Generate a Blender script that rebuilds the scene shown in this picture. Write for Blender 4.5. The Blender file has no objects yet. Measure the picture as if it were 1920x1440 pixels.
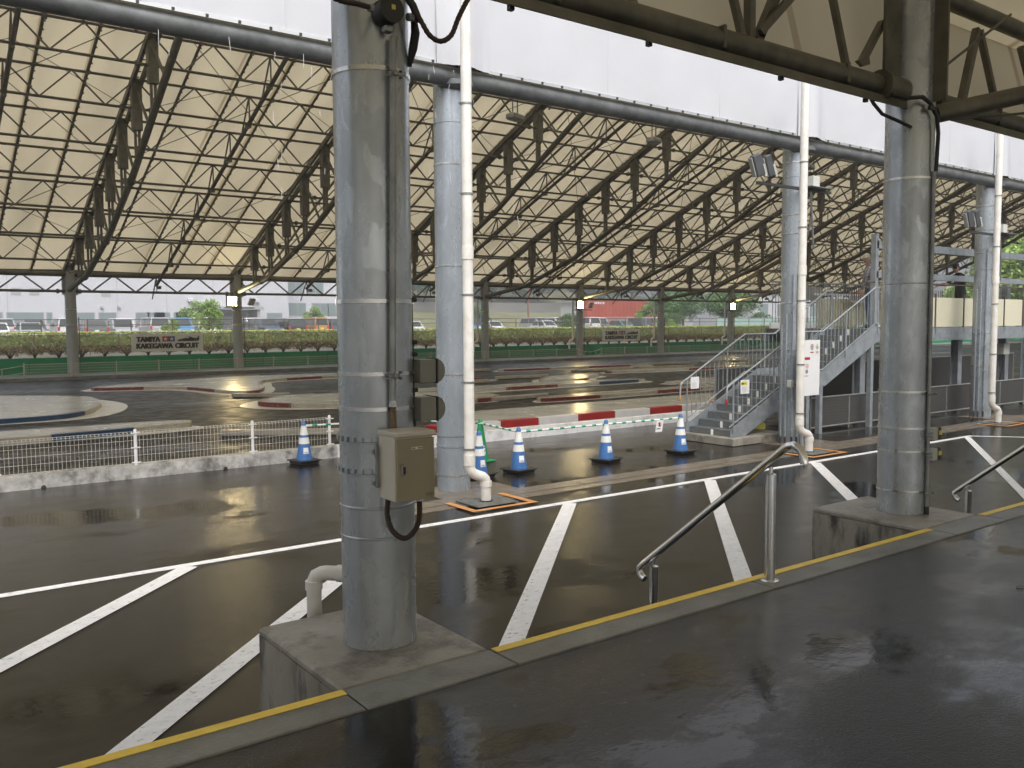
import bpy, math, random
from mathutils import Vector, Matrix, noise
random.seed(7)
SC = bpy.context.scene
COL = SC.collection
R = math.radians

# ------------------------------------------------------------ camera, sky, sun, exposure
def make_camera():
    yw, p, r = R(36.569), R(3.951), R(-0.343)
    f = Vector((math.sin(yw)*math.cos(p), math.cos(yw)*math.cos(p), -math.sin(p)))
    rt = Vector((math.cos(yw), -math.sin(yw), 0)); up = rt.cross(f)
    c, s = math.cos(r), math.sin(r)
    rt, up = rt*c + up*s, -rt*s + up*c
    cam = bpy.data.cameras.new('camera'); o = bpy.data.objects.new('camera', cam); COL.objects.link(o)
    m = Matrix.Identity(4)
    for i in range(3):
        m[i][0], m[i][1], m[i][2] = rt[i], up[i], -f[i]
    m[2][3] = 2.3
    o.matrix_world = m
    cam.sensor_width = 36; cam.lens = 36*1643.4/1920
    cam.clip_start = 0.05; cam.clip_end = 3000
    SC.camera = o
make_camera()

SUN_EL, SUN_AZ = R(52), R(200)
world = bpy.data.worlds.new('World'); SC.world = world; world.use_nodes = True
wn = world.node_tree.nodes; wl = world.node_tree.links
sky = wn.new('ShaderNodeTexSky'); sky.sky_type = 'NISHITA'; sky.sun_disc = False
sky.sun_elevation = SUN_EL; sky.sun_rotation = SUN_AZ; sky.dust_density = 6; sky.air_density = 1.0; sky.ozone_density = 1
hs = wn.new('ShaderNodeHueSaturation'); hs.inputs['Saturation'].default_value = 0.30
hs.inputs['Value'].default_value = 1.0
wl.new(sky.outputs[0], hs.inputs['Color']); wl.new(hs.outputs[0], wn['Background'].inputs['Color'])
wn['Background'].inputs['Strength'].default_value = 0.15
sl = bpy.data.lights.new('sun', 'SUN'); sl.energy = 0.6; sl.angle = R(40); sl.color = (1, 0.97, 0.93)
so = bpy.data.objects.new('sun', sl); COL.objects.link(so)
so.rotation_euler = (math.pi/2-SUN_EL, 0, math.pi-SUN_AZ)   # same direction as the sky's sun
SC.view_settings.view_transform = 'Standard'; SC.view_settings.look = 'None'
SC.view_settings.gamma = 1; SC.view_settings.use_curve_mapping = False
SC.view_settings.exposure = 0.76

# ------------------------------------------------------------ mesh helpers
class MB:
    def __init__(s): s.v = []; s.f = []; s.sm = []
    def add(s, vs, fs, smooth=False):
        b = len(s.v); s.v += [tuple(v) for v in vs]
        for f in fs: s.f.append([b+i for i in f]); s.sm.append(smooth)
        return s
    def box(s, x0, x1, y0, y1, z0, z1):
        vs = [(x, y, z) for z in (z0, z1) for y in (y0, y1) for x in (x0, x1)]
        return s.add(vs, [(0,2,3,1), (4,5,7,6), (0,1,5,4), (2,6,7,3), (0,4,6,2), (1,3,7,5)])
    def cbox(s, c, d, rz=0, bev=0):
        x, y, z = (k/2 for k in d); cs, sn = math.cos(rz), math.sin(rz)
        if bev:
            vs = []; b = bev
            for zz, i in ((-z, b), (-z+b, 0), (z-b, 0), (z, b)):
                X, Y = x-i, y-i
                for (px, py) in ((-X+b-0, -Y), (X-b, -Y), (X, -Y+b), (X, Y-b), (X-b, Y), (-X+b, Y), (-X, Y-b), (-X, -Y+b)):
                    vs.append((px, py, zz))
            fs = [tuple(range(7, -1, -1)), tuple(range(24, 32))]
            for k in range(3):
                for j in range(8): fs.append((k*8+j, k*8+(j+1) % 8, k*8+8+(j+1) % 8, k*8+8+j))
        else:
            vs = [(a*x, b2*y, c2*z) for c2 in (-1, 1) for b2 in (-1, 1) for a in (-1, 1)]
            fs = [(0,2,3,1), (4,5,7,6), (0,1,5,4), (2,6,7,3), (0,4,6,2), (1,3,7,5)]
        vs = [(c[0]+vx*cs-vy*sn, c[1]+vx*sn+vy*cs, c[2]+vz) for vx, vy, vz in vs]
        return s.add(vs, fs)
    def bar(s, p, q, w, h=None):
        h = h or w; p = Vector(p); q = Vector(q); d = (q-p)
        if d.length < 1e-6: return s
        d.normalize(); u = d.cross(Vector((0, 0, 1)))
        if u.length < 1e-3: u = Vector((1, 0, 0))
        u.normalize(); v = u.cross(d)
        vs = [a + u*(i*w/2) + v*(j*h/2) for a in (p, q) for i, j in ((-1,-1), (1,-1), (1,1), (-1,1))]
        return s.add(vs, [(3,2,1,0), (4,5,6,7), (0,1,5,4), (1,2,6,5), (2,3,7,6), (3,0,4,7)])
    def path(s, pts, r, n=8, cap=True, smooth=True):
        pts = [Vector(p) for p in pts]; k = len(pts); rr = r if isinstance(r, (list, tuple)) else [r]*k
        vs = []; u = None
        for i, p in enumerate(pts):
            d = (pts[min(i+1, k-1)]-pts[max(i-1, 0)])
            d = d.normalized() if d.length > 1e-9 else Vector((0, 0, 1))
            if u is None:
                u = d.cross(Vector((0, 0, 1)))
                if u.length < 1e-3: u = Vector((1, 0, 0))
            else: u = u - d*u.dot(d)
            u.normalize(); v = u.cross(d)
            for j in range(n):
                a = 2*math.pi*j/n; vs.append(p + (u*math.cos(a)+v*math.sin(a))*rr[i])
        fs = []
        for i in range(k-1):
            for j in range(n): fs.append((i*n+j, i*n+(j+1) % n, (i+1)*n+(j+1) % n, (i+1)*n+j))
        s.add(vs, fs, smooth)
        if cap:
            b = len(s.v)-k*n
            s.f.append([b+j for j in range(n-1, -1, -1)]); s.sm.append(False)
            s.f.append([b+(k-1)*n+j for j in range(n)]); s.sm.append(False)
        return s
    def tube(s, p, q, r, n=8): return s.path([p, q], r, n)
    def lathe(s, prof, c=(0, 0, 0), n=20, smooth=True, close=True):
        vs = [(c[0]+r*math.cos(2*math.pi*j/n), c[1]+r*math.sin(2*math.pi*j/n), c[2]+z) for r, z in prof for j in range(n)]
        fs = [(i*n+j, i*n+(j+1) % n, (i+1)*n+(j+1) % n, (i+1)*n+j) for i in range(len(prof)-1) for j in range(n)]
        s.add(vs, fs, smooth)
        if close:
            b = len(s.v)-len(prof)*n
            s.f.append([b+j for j in range(n-1, -1, -1)]); s.sm.append(False)
            s.f.append([b+(len(prof)-1)*n+j for j in range(n)]); s.sm.append(False)
        return s
    def prism(s, poly, z0, z1):
        n = len(poly); vs = [(x, y, z0) for x, y in poly]+[(x, y, z1) for x, y in poly]
        fs = [tuple(range(n-1, -1, -1)), tuple(range(n, 2*n))]+[(i, (i+1) % n, n+(i+1) % n, n+i) for i in range(n)]
        return s.add(vs, fs)
    def ext(s, poly, axis, a, b):
        """polygon extruded along an axis: axis 'y' -> poly in (x,z); axis 'x' -> poly in (y,z)"""
        n = len(poly)
        mk = (lambda p, t: (p[0], t, p[1])) if axis == 'y' else (lambda p, t: (t, p[0], p[1]))
        vs = [mk(p, a) for p in poly]+[mk(p, b) for p in poly]
        fs = [tuple(range(n)), tuple(range(2*n-1, n-1, -1))]+[(i, n+i, n+(i+1) % n, (i+1) % n) for i in range(n)]
        return s.add(vs, fs)
    def build(s, name, mat=None, parent=None, loc=None, world=False, **pr):
        me = bpy.data.meshes.new(name); me.from_pydata(s.v, [], s.f)
        me.polygons.foreach_set('use_smooth', s.sm)
        if mat: me.materials.append(mat)
        me.update()
        if any(s.sm): me.set_sharp_from_angle(angle=R(38))
        o = bpy.data.objects.new(name, me); COL.objects.link(o)
        if parent:
            o.parent = parent
            if world and parent.type == 'EMPTY': o.matrix_parent_inverse = Matrix.Translation(-parent.location)
        if loc: o.location = loc
        for k, v in pr.items(): o[k] = v
        return o

def thing(name, label, cat, loc=(0, 0, 0), rz=0, group=None):
    o = bpy.data.objects.new(name, None); COL.objects.link(o); o.location = loc; o.rotation_euler = (0, 0, rz)
    o.empty_display_size = .2; tag(o, label, cat, group); return o
def tag(o, label, cat, group=None):
    o['label'] = label; o['category'] = cat
    if group: o['group'] = group
    return o
def structure(o): o['kind'] = 'structure'; return o
def copy_tree(o, parent=None):
    c = o.copy(); COL.objects.link(c)
    if parent: c.parent = parent
    for ch in list(o.children): copy_tree(ch, c)
    return c
def inst(o, loc, parent=None):
    c = o.copy(); COL.objects.link(c); c.location = loc
    if parent: c.parent = parent
    return c

# ------------------------------------------------------------ materials
def mat(name, col=(.5, .5, .5), rough=.5, metal=0.0, noise_scale=0, noise_amt=.15, bump=0, bump_scale=80, rough_amt=0,
        dirt=None, dirt_scale=2, dirt_amt=.5, coat=0, spec=None, worn=None, coords='Object', stretch=None, emit=None):
    m = bpy.data.materials.new(name); m.use_nodes = True; N = m.node_tree.nodes; L = m.node_tree.links
    b = N['Principled BSDF']; b.inputs['Base Color'].default_value = (*col, 1); b.inputs['Roughness'].default_value = rough
    b.inputs['Metallic'].default_value = metal
    if coat: b.inputs['Coat Weight'].default_value = coat; b.inputs['Coat Roughness'].default_value = .05
    if spec is not None: b.inputs['Specular IOR Level'].default_value = spec
    tc = N.new('ShaderNodeTexCoord'); vec = tc.outputs[coords]
    if stretch:
        mp = N.new('ShaderNodeMapping'); mp.inputs['Scale'].default_value = stretch; L.new(vec, mp.inputs[0]); vec = mp.outputs[0]
    cur = None
    def nz(scale, detail=4, rg=.6):
        n = N.new('ShaderNodeTexNoise'); n.inputs['Scale'].default_value = scale; n.inputs['Detail'].default_value = detail
        n.inputs['Roughness'].default_value = rg; L.new(vec, n.inputs['Vector']); return n.outputs['Fac']
    if noise_scale:
        f = nz(noise_scale); r = N.new('ShaderNodeValToRGB')
        r.color_ramp.elements[0].position = .3; r.color_ramp.elements[1].position = .7
        r.color_ramp.elements[0].color = (*[c*(1-noise_amt) for c in col], 1)
        r.color_ramp.elements[1].color = (*[min(1, c*(1+noise_amt)) for c in col], 1)
        L.new(f, r.inputs[0]); cur = r.outputs[0]
        if rough_amt:
            mr = N.new('ShaderNodeMapRange'); mr.inputs['To Min'].default_value = max(.02, rough-rough_amt); mr.inputs['To Max'].default_value = rough+rough_amt
            L.new(f, mr.inputs[0]); L.new(mr.outputs[0], b.inputs['Roughness'])
    if dirt:
        f = nz(dirt_scale, 6, .7); r = N.new('ShaderNodeValToRGB'); r.color_ramp.elements[0].position = .48; r.color_ramp.elements[1].position = .66
        L.new(f, r.inputs[0]); mx = N.new('ShaderNodeMix'); mx.data_type = 'RGBA'
        ml = N.new('ShaderNodeMath'); ml.operation = 'MULTIPLY'; ml.inputs[1].default_value = dirt_amt
        L.new(r.outputs[0], ml.inputs[0]); L.new(ml.outputs[0], mx.inputs[0])
        if cur: L.new(cur, mx.inputs[6])
        else: mx.inputs[6].default_value = (*col, 1)
        mx.inputs[7].default_value = (*dirt, 1); cur = mx.outputs[2]
    if worn:   # (underlying colour, scale, threshold) : paint flaked off
        f = nz(worn[1], 8, .8); r = N.new('ShaderNodeValToRGB'); r.color_ramp.elements[0].position = worn[2]; r.color_ramp.elements[1].position = worn[2]+.03
        L.new(f, r.inputs[0]); mx = N.new('ShaderNodeMix'); mx.data_type = 'RGBA'; L.new(r.outputs[0], mx.inputs[0])
        if cur: L.new(cur, mx.inputs[6])
        else: mx.inputs[6].default_value = (*col, 1)
        mx.inputs[7].default_value = (*worn[0], 1); cur = mx.outputs[2]
    if cur: L.new(cur, b.inputs['Base Color'])
    if bump:
        f = nz(bump_scale, 5); bm = N.new('ShaderNodeBump'); bm.inputs['Strength'].default_value = bump; bm.inputs['Distance'].default_value = .02
        L.new(f, bm.inputs['Height']); L.new(bm.outputs[0], b.inputs['Normal'])
    if emit:
        b.inputs['Emission Color'].default_value = (*emit[0], 1); b.inputs['Emission Strength'].default_value = emit[1]
    return m

def asphalt(name, col, wet, r_dry, r_wet, puddle=(.55, .62), grain=.6, pscale=.35, gscale=160):
    m = bpy.data.materials.new(name); m.use_nodes = True; N = m.node_tree.nodes; L = m.node_tree.links; b = N['Principled BSDF']
    tc = N.new('ShaderNodeTexCoord'); mp = N.new('ShaderNodeMapping'); mp.inputs['Scale'].default_value = (1, 1.5, 1); L.new(tc.outputs['Object'], mp.inputs[0])
    def nz(s, d=5, v=mp.outputs[0], rg=.6):
        n = N.new('ShaderNodeTexNoise'); n.inputs['Scale'].default_value = s; n.inputs['Detail'].default_value = d; n.inputs['Roughness'].default_value = rg
        L.new(v, n.inputs['Vector']); return n.outputs['Fac']
    def ramp(f, p0, p1, c0=(0,0,0,1), c1=(1,1,1,1)):
        r = N.new('ShaderNodeValToRGB'); r.color_ramp.elements[0].position = p0; r.color_ramp.elements[1].position = p1
        r.color_ramp.elements[0].color = c0; r.color_ramp.elements[1].color = c1; L.new(f, r.inputs[0]); return r.outputs[0]
    big = nz(pscale, 6); pud = ramp(big, *puddle)
    g = nz(gscale, 3, tc.outputs['Object'], .8)
    patch = ramp(nz(1.3, 8, rg=.7), .3, .75, (*[c*.62 for c in col], 1), (*[c*1.35 for c in col], 1))
    agg = ramp(g, .35, .75, (.55, .55, .55, 1), (1.6, 1.55, 1.45, 1))
    mu = N.new('ShaderNodeMix'); mu.data_type = 'RGBA'; mu.blend_type = 'MULTIPLY'; mu.inputs[0].default_value = 1
    L.new(patch, mu.inputs[6]); L.new(agg, mu.inputs[7])
    dk = N.new('ShaderNodeMix'); dk.data_type = 'RGBA'; L.new(pud, dk.inputs[0]); L.new(mu.outputs[2], dk.inputs[6]); dk.inputs[7].default_value = (*[c*.6 for c in col], 1)
    L.new(dk.outputs[2], b.inputs['Base Color'])
    mid = nz(2.2, 5)
    mr = N.new('ShaderNodeMapRange'); mr.inputs['From Min'].default_value = .35; mr.inputs['From Max'].default_value = .65
    mr.inputs['To Min'].default_value = r_dry*.7; mr.inputs['To Max'].default_value = r_dry*1.25; L.new(mid, mr.inputs[0])
    rm = N.new('ShaderNodeMix'); rm.data_type = 'FLOAT'; L.new(pud, rm.inputs[0]); L.new(mr.outputs[0], rm.inputs[2]); rm.inputs[3].default_value = r_wet
    L.new(rm.outputs[0], b.inputs['Roughness'])
    inv = N.new('ShaderNodeMath'); inv.operation = 'MULTIPLY_ADD'; inv.inputs[1].default_value = -grain*.93; inv.inputs[2].default_value = grain; L.new(pud, inv.inputs[0])
    bm = N.new('ShaderNodeBump'); bm.inputs['Distance'].default_value = .0032 if name == 'platform_asphalt' else .0022; L.new(inv.outputs[0], bm.inputs['Strength']); L.new(g, bm.inputs['Height'])
    rip = N.new('ShaderNodeBump'); rip.inputs['Distance'].default_value = .01; rip.inputs['Strength'].default_value = .16 if wet else .04
    L.new(nz(7, 3), rip.inputs['Height']); L.new(bm.outputs[0], rip.inputs['Normal']); L.new(rip.outputs[0], b.inputs['Normal'])
    b.inputs['Specular IOR Level'].default_value = .22 if name == 'track_asphalt' else (.27 if name == 'lot_asphalt' else .40)
    b.inputs['Coat Weight'].default_value = .0
    return m

def galv(name, col, rough=.36, metal=.75, scale=14, amt=.25):
    m = bpy.data.materials.new(name); m.use_nodes = True; N = m.node_tree.nodes; L = m.node_tree.links; b = N['Principled BSDF']
    b.inputs['Metallic'].default_value = metal
    tc = N.new('ShaderNodeTexCoord'); mp = N.new('ShaderNodeMapping'); mp.inputs['Scale'].default_value = (1, 1, .45); L.new(tc.outputs['Object'], mp.inputs[0])
    nd = N.new('ShaderNodeTexNoise'); nd.inputs['Scale'].default_value = 5; nd.inputs['Detail'].default_value = 4; L.new(mp.outputs[0], nd.inputs['Vector'])
    ad = N.new('ShaderNodeMix'); ad.data_type = 'RGBA'; ad.blend_type = 'ADD'; ad.inputs[0].default_value = .25; L.new(mp.outputs[0], ad.inputs[6]); L.new(nd.outputs['Color'], ad.inputs[7])
    vo = N.new('ShaderNodeTexVoronoi'); vo.inputs['Scale'].default_value = scale; L.new(ad.outputs[2], vo.inputs['Vector'])
    sp = N.new('ShaderNodeSeparateColor'); L.new(vo.outputs['Color'], sp.inputs[0])
    cl = N.new('ShaderNodeTexNoise'); cl.inputs['Scale'].default_value = 2.5; cl.inputs['Detail'].default_value = 8; cl.inputs['Roughness'].default_value = .7; L.new(mp.outputs[0], cl.inputs['Vector'])
    mm = N.new('ShaderNodeMath'); mm.operation = 'MULTIPLY_ADD'; mm.inputs[1].default_value = .22; L.new(sp.outputs[0], mm.inputs[0])
    m2 = N.new('ShaderNodeMath'); m2.operation = 'MULTIPLY'; m2.inputs[1].default_value = .95; L.new(cl.outputs['Fac'], m2.inputs[0]); L.new(m2.outputs[0], mm.inputs[2])
    r = N.new('ShaderNodeValToRGB'); r.color_ramp.elements[0].position = .3; r.color_ramp.elements[1].position = .8
    r.color_ramp.elements[0].color = (*[c*(1-amt) for c in col], 1); r.color_ramp.elements[1].color = (*[c*(1+amt) for c in col], 1)
    L.new(mm.outputs[0], r.inputs[0]); L.new(r.outputs[0], b.inputs['Base Color'])
    mr = N.new('ShaderNodeMapRange'); mr.inputs['From Min'].default_value = .3; mr.inputs['From Max'].default_value = .8; mr.inputs['To Min'].default_value = rough+.08; mr.inputs['To Max'].default_value = rough-.1
    L.new(mm.outputs[0], mr.inputs[0]); L.new(mr.outputs[0], b.inputs['Roughness'])
    return m

def membrane(name, col, trans, seam=0, tw=.7):
    m = bpy.data.materials.new(name); m.use_nodes = True; N = m.node_tree.nodes; L = m.node_tree.links
    out = N['Material Output']; N.remove(N['Principled BSDF'])
    d = N.new('ShaderNodeBsdfDiffuse'); t = N.new('ShaderNodeBsdfTranslucent'); mx = N.new('ShaderNodeMixShader')
    d.inputs[0].default_value = (*col, 1)
    tc = N.new('ShaderNodeTexCoord')
    n = N.new('ShaderNodeTexNoise'); n.inputs['Scale'].default_value = .5; n.inputs['Detail'].default_value = 6
    mp = N.new('ShaderNodeMapping'); mp.inputs['Scale'].default_value = (1.6, .35, .35); L.new(tc.outputs['Object'], mp.inputs[0]); L.new(mp.outputs[0], n.inputs['Vector'])
    r = N.new('ShaderNodeValToRGB'); r.color_ramp.elements[0].position = .25; r.color_ramp.elements[1].position = .6
    r.color_ramp.elements[0].color = (*[c*.72 for c in trans], 1); r.color_ramp.elements[1].color = (*trans, 1); L.new(n.outputs['Fac'], r.inputs[0])
    cur = r.outputs[0]
    if seam:
        sx = N.new('ShaderNodeSeparateXYZ'); L.new(tc.outputs['Object'], sx.inputs[0])
        dv = N.new('ShaderNodeMath'); dv.operation = 'DIVIDE'; dv.inputs[1].default_value = seam; L.new(sx.outputs[0], dv.inputs[0])
        fr = N.new('ShaderNodeMath'); fr.operation = 'FRACT'; L.new(dv.outputs[0], fr.inputs[0])
        lt = N.new('ShaderNodeMath'); lt.operation = 'LESS_THAN'; lt.inputs[1].default_value = .09/seam; L.new(fr.outputs[0], lt.inputs[0])
        mu = N.new('ShaderNodeMix'); mu.data_type = 'RGBA'; mu.blend_type = 'MULTIPLY'; L.new(lt.outputs[0], mu.inputs[0]); L.new(cur, mu.inputs[6]); mu.inputs[7].default_value = (.6, .54, .44, 1)
        cur = mu.outputs[2]
    L.new(cur, t.inputs[0])
    mx.inputs[0].default_value = tw; L.new(d.outputs[0], mx.inputs[1]); L.new(t.outputs[0], mx.inputs[2]); L.new(mx.outputs[0], out.inputs[0])
    return m

M = {}
M['lot'] = asphalt('lot_asphalt', (.021, .0175, .0138), True, .15, .035, (.50, .585), .9, .33, 70)
M['platform'] = asphalt('platform_asphalt', (.006, .0065, .008), True, .11, .04, (.44, .56), .95, .9, 75)
M['track'] = asphalt('track_asphalt', (.013, .0115, .0095), True, .45, .20, (.52, .70), .35, .22)
M['road'] = asphalt('parking_asphalt', (.09, .09, .09), False, .4, .2)
M['conc'] = mat('weathered_concrete', (.31, .29, .25), .42, noise_scale=3, noise_amt=.28, rough_amt=.15, bump=.35, bump_scale=60, dirt=(.075, .062, .05), dirt_scale=4.5, dirt_amt=.75)
M['kerbc'] = mat('kerb_concrete', (.20, .20, .18), .38, noise_scale=2.5, noise_amt=.3, rough_amt=.15, bump=.3, bump_scale=70, dirt=(.08, .08, .07), dirt_scale=3, dirt_amt=.6)
M['plinth'] = mat('plinth_side_concrete', (.30, .28, .235), .45, noise_scale=2.5, noise_amt=.3, rough_amt=.12, bump=.35, bump_scale=60, dirt=(.035, .03, .025), dirt_scale=6, dirt_amt=.95, stretch=(1, 1, .28))
M['gutter'] = mat('gutter_concrete', (.18, .15, .115), .22, noise_scale=4, noise_amt=.25, rough_amt=.1, bump=.2, bump_scale=50)
M['slab'] = mat('island_concrete', (.49, .49, .475), .24, noise_scale=1.2, noise_amt=.16, rough_amt=.14, bump=.12, bump_scale=25, dirt=(.36, .34, .28), dirt_scale=1.2, dirt_amt=.5)
M['apron'] = mat('white_apron_paint', (.74, .74, .72), .3, noise_scale=3, noise_amt=.1, dirt=(.4, .39, .36), dirt_scale=2, dirt_amt=.5)
M['dirtywall'] = mat('stained_kerb_wall', (.52, .51, .49), .5, noise_scale=5, noise_amt=.3, bump=.4, bump_scale=30, dirt=(.09, .085, .08), dirt_scale=2.6, dirt_amt=.95, worn=((.7, .7, .68), 13, .64))
M['whitewall'] = mat('white_kerb_wall', (.82, .82, .82), .45, noise_scale=4, noise_amt=.1, bump=.2, bump_scale=40, dirt=(.35, .34, .33), dirt_scale=3, dirt_amt=.6)
M['redk'] = mat('red_kerb_paint', (.36, .025, .025), .33, noise_scale=5, noise_amt=.2, worn=((.2, .1, .09), 16, .69))
M['redold'] = mat('faded_red_paint', (.15, .022, .018), .3, noise_scale=5, noise_amt=.25, worn=((.3, .28, .24), 9, .57))
M['whitek'] = mat('white_kerb_paint', (.72, .71, .70), .35, noise_scale=6, noise_amt=.08, worn=((.2, .19, .17), 14, .66))
M['creamold'] = mat('old_cream_paint', (.40, .37, .31), .32, noise_scale=5, noise_amt=.2, worn=((.13, .12, .1), 12, .62))
M['bluek'] = mat('blue_kerb_paint', (.015, .05, .12), .3, noise_scale=5, noise_amt=.2)
M['roadwhite'] = mat('white_road_paint', (.90, .90, .89), .38, noise_scale=8, noise_amt=.07, bump=.35, bump_scale=35, worn=((.16, .15, .13), 24, .585), stretch=(.6, 1.5, 1))
M['yellow'] = mat('yellow_line_paint', (1.0, .66, .07), .4, noise_scale=14, noise_amt=.14, bump=.2, bump_scale=60, worn=((.35, .24, .1), 30, .68))
M['orange'] = mat('orange_marking_paint', (.60, .28, .09), .45, noise_scale=9, noise_amt=.12, worn=((.3, .2, .13), 22, .66))
M['galv'] = galv('galvanised_column_steel', (.44, .47, .49), .30, .55, 12, .24)
M['galvb'] = galv('bluish_galvanised_steel', (.37, .41, .45), .33, .45, 16, .18)
M['galvd'] = galv('far_column_steel', (.36, .37, .36), .5, .2, 10, .12)
M['band'] = mat('polished_band_steel', (.62, .62, .6), .2, .9)
M['pipe'] = mat('conduit_steel', (.32, .33, .32), .42, .6, noise_scale=8, noise_amt=.25)
M['roofsteel'] = mat('roof_frame_steel', (.14, .135, .115), .55, .2, noise_scale=5, noise_amt=.25)
M['beam'] = mat('eave_beam_steel', (.16, .17, .17), .5, .3, noise_scale=5, noise_amt=.3)
M['nearbeam'] = mat('dull_beam_steel', (.17, .16, .125), .5, .35, noise_scale=4, noise_amt=.35, rough_amt=.15)
M['stair'] = mat('stair_galvanised_steel', (.31, .34, .365), .45, .35, noise_scale=6, noise_amt=.2)
M['tread'] = mat('checker_plate_steel', (.17, .19, .20), .42, .4, noise_scale=30, noise_amt=.25, bump=.6, bump_scale=90)
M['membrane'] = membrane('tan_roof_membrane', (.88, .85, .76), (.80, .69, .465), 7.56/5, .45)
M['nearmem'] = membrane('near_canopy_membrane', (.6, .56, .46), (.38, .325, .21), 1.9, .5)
M['fascia'] = mat('white_fascia_membrane', (.56, .57, .605), .45, noise_scale=.8, noise_amt=.05, bump=.12, bump_scale=1.5)
M['pvc'] = mat('cream_pvc_pipe', (.82, .80, .75), .35, noise_scale=3, noise_amt=.08, dirt=(.62, .58, .5), dirt_scale=4, dirt_amt=.5)
M['cab'] = mat('beige_cabinet_paint', (.64, .60, .50), .38, noise_scale=3, noise_amt=.05)
M['cabdoor'] = mat('olive_cabinet_door_paint', (.33, .29, .20), .4, noise_scale=3, noise_amt=.06)
M['hoodg'] = mat('dull_grey_housing', (.27, .27, .235), .45)
M['lightgrey'] = mat('light_grey_plastic', (.55, .56, .52), .45)
M['darkpl'] = mat('dark_rubber', (.02, .02, .02), .4, bump=.2, bump_scale=40)
M['hose'] = mat('brown_flexible_conduit', (.06, .04, .03), .5)
M['dark'] = mat('dark_metal', (.035, .035, .033), .5)
M['stainless'] = mat('polished_stainless_steel', (.80, .79, .76), .2, 1.0, noise_scale=30, noise_amt=.05)
M['blue'] = mat('blue_cone_plastic', (.05, .155, .40), .4, noise_scale=8, noise_amt=.15)
M['reflect'] = mat('white_reflective_sleeve', (.78, .78, .76), .35, noise_scale=12, noise_amt=.08, worn=((.25, .25, .25), 22, .7))
M['green'] = mat('green_cone_plastic', (.012, .27, .09), .4, noise_scale=8, noise_amt=.15)
M['bargreen'] = mat('green_bar_band', (.01, .30, .17), .4)
M['barwhite'] = mat('white_bar_plastic', (.78, .79, .78), .35)
M['white'] = mat('white_sheet', (.78, .79, .80), .5)
M['black'] = mat('black_print', (.012, .012, .012), .5)
M['red'] = mat('red_print', (.5, .03, .03), .5)
M['navy'] = mat('blue_print', (.03, .08, .26), .5)
M['greyprint'] = mat('grey_print', (.3, .3, .32), .5)
M['yprint'] = mat('yellow_print', (.75, .66, .12), .5)
M['pinkprint'] = mat('faded_pink_print', (.62, .45, .45), .5)
M['banner'] = mat('cream_banner_sheet', (.76, .74, .66), .5, noise_scale=2, noise_amt=.05)
M['fence'] = mat('white_mesh_fence_paint', (.64, .62, .56), .35)
M['fencew'] = mat('white_fence_post_paint', (.80, .80, .80), .32, noise_scale=9, noise_amt=.05)
M['farfence'] = mat('grey_cream_fence_paint', (.48, .47, .42), .4)
M['greenwall'] = mat('green_wall_paint', (.018, .25, .10), .38, noise_scale=.8, noise_amt=.15, bump=.05, bump_scale=8)
M['brownfence'] = mat('brown_fence_steel', (.10, .07, .06), .55)
M['wire'] = mat('chain_link_wire', (.20, .21, .18), .55)
M['hedge'] = mat('hedge_leaves', (.20, .25, .075), .55, noise_scale=1.3, noise_amt=.35, dirt=(.28, .18, .07), dirt_scale=1.5, dirt_amt=.6)
M['hedgeb'] = mat('hedge_leaves_brown', (.17, .13, .06), .6, noise_scale=2, noise_amt=.4, dirt=(.26, .14, .08), dirt_scale=2.5, dirt_amt=.7)
M['hedgetop'] = mat('hedge_new_growth', (.55, .60, .14), .5, noise_scale=2, noise_amt=.2)
M['twig'] = mat('hedge_twigs', (.075, .05, .035), .8)
M['leaf'] = mat('bright_tree_leaves', (.24, .38, .09), .5, noise_scale=.7, noise_amt=.35)
M['leafd'] = mat('dark_tree_leaves', (.10, .19, .06), .55, noise_scale=.7, noise_amt=.35)
M['leafh'] = mat('hill_tree_leaves', (.06, .12, .055), .6, noise_scale=.15, noise_amt=.45)
M['bark'] = mat('tree_bark', (.09, .065, .045), .85, noise_scale=8, noise_amt=.3)
M['grass'] = mat('bank_grass', (.20, .20, .10), .8, noise_scale=.4, noise_amt=.3)
M['gravel'] = mat('pale_gravel_ground', (.22, .21, .18), .75, noise_scale=6, noise_amt=.3)
M['bwall'] = mat('white_factory_cladding', (.54, .55, .58), .5, noise_scale=.3, noise_amt=.03, stretch=(1, 1, .3))
M['bglass'] = mat('factory_window_glass', (.22, .27, .27), .25)
M['bgrey'] = mat('factory_grey_panel', (.37, .37, .38), .5)
M['glass'] = mat('car_glass', (.035, .045, .045), .08, coat=.5)
M['tyre'] = mat('tyre_rubber', (.02, .02, .02), .7)
M['rim'] = mat('wheel_rim_metal', (.5, .5, .5), .3, .7)
M['tail'] = mat('tail_light_red', (.5, .03, .03), .2, coat=.5)
M['headl'] = mat('head_light_lens', (.7, .7, .7), .1, coat=.5)
M['plate'] = mat('number_plate', (.75, .75, .72), .5)
M['platey'] = mat('yellow_number_plate', (.75, .55, .08), .5)
M['contred'] = mat('red_container_paint', (.40, .085, .05), .5, noise_scale=.6, noise_amt=.12)
M['contpink'] = mat('faded_container_paint', (.42, .22, .20), .55, noise_scale=.6, noise_amt=.12)
M['cream'] = mat('cream_bridge_panel', (.66, .63, .47), .45, noise_scale=1.2, noise_amt=.04)
M['skin'] = mat('skin', (.45, .27, .19), .5)
M['blackcloth'] = mat('black_cloth', (.012, .012, .012), .8)
M['patterned'] = mat('grey_patterned_cloth', (.20, .19, .20), .8, noise_scale=34, noise_amt=.95)
M['hat'] = mat('cream_hat_cloth', (.55, .52, .42), .8)
M['jeans'] = mat('blue_jeans_cloth', (.05, .08, .14), .8)
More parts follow.
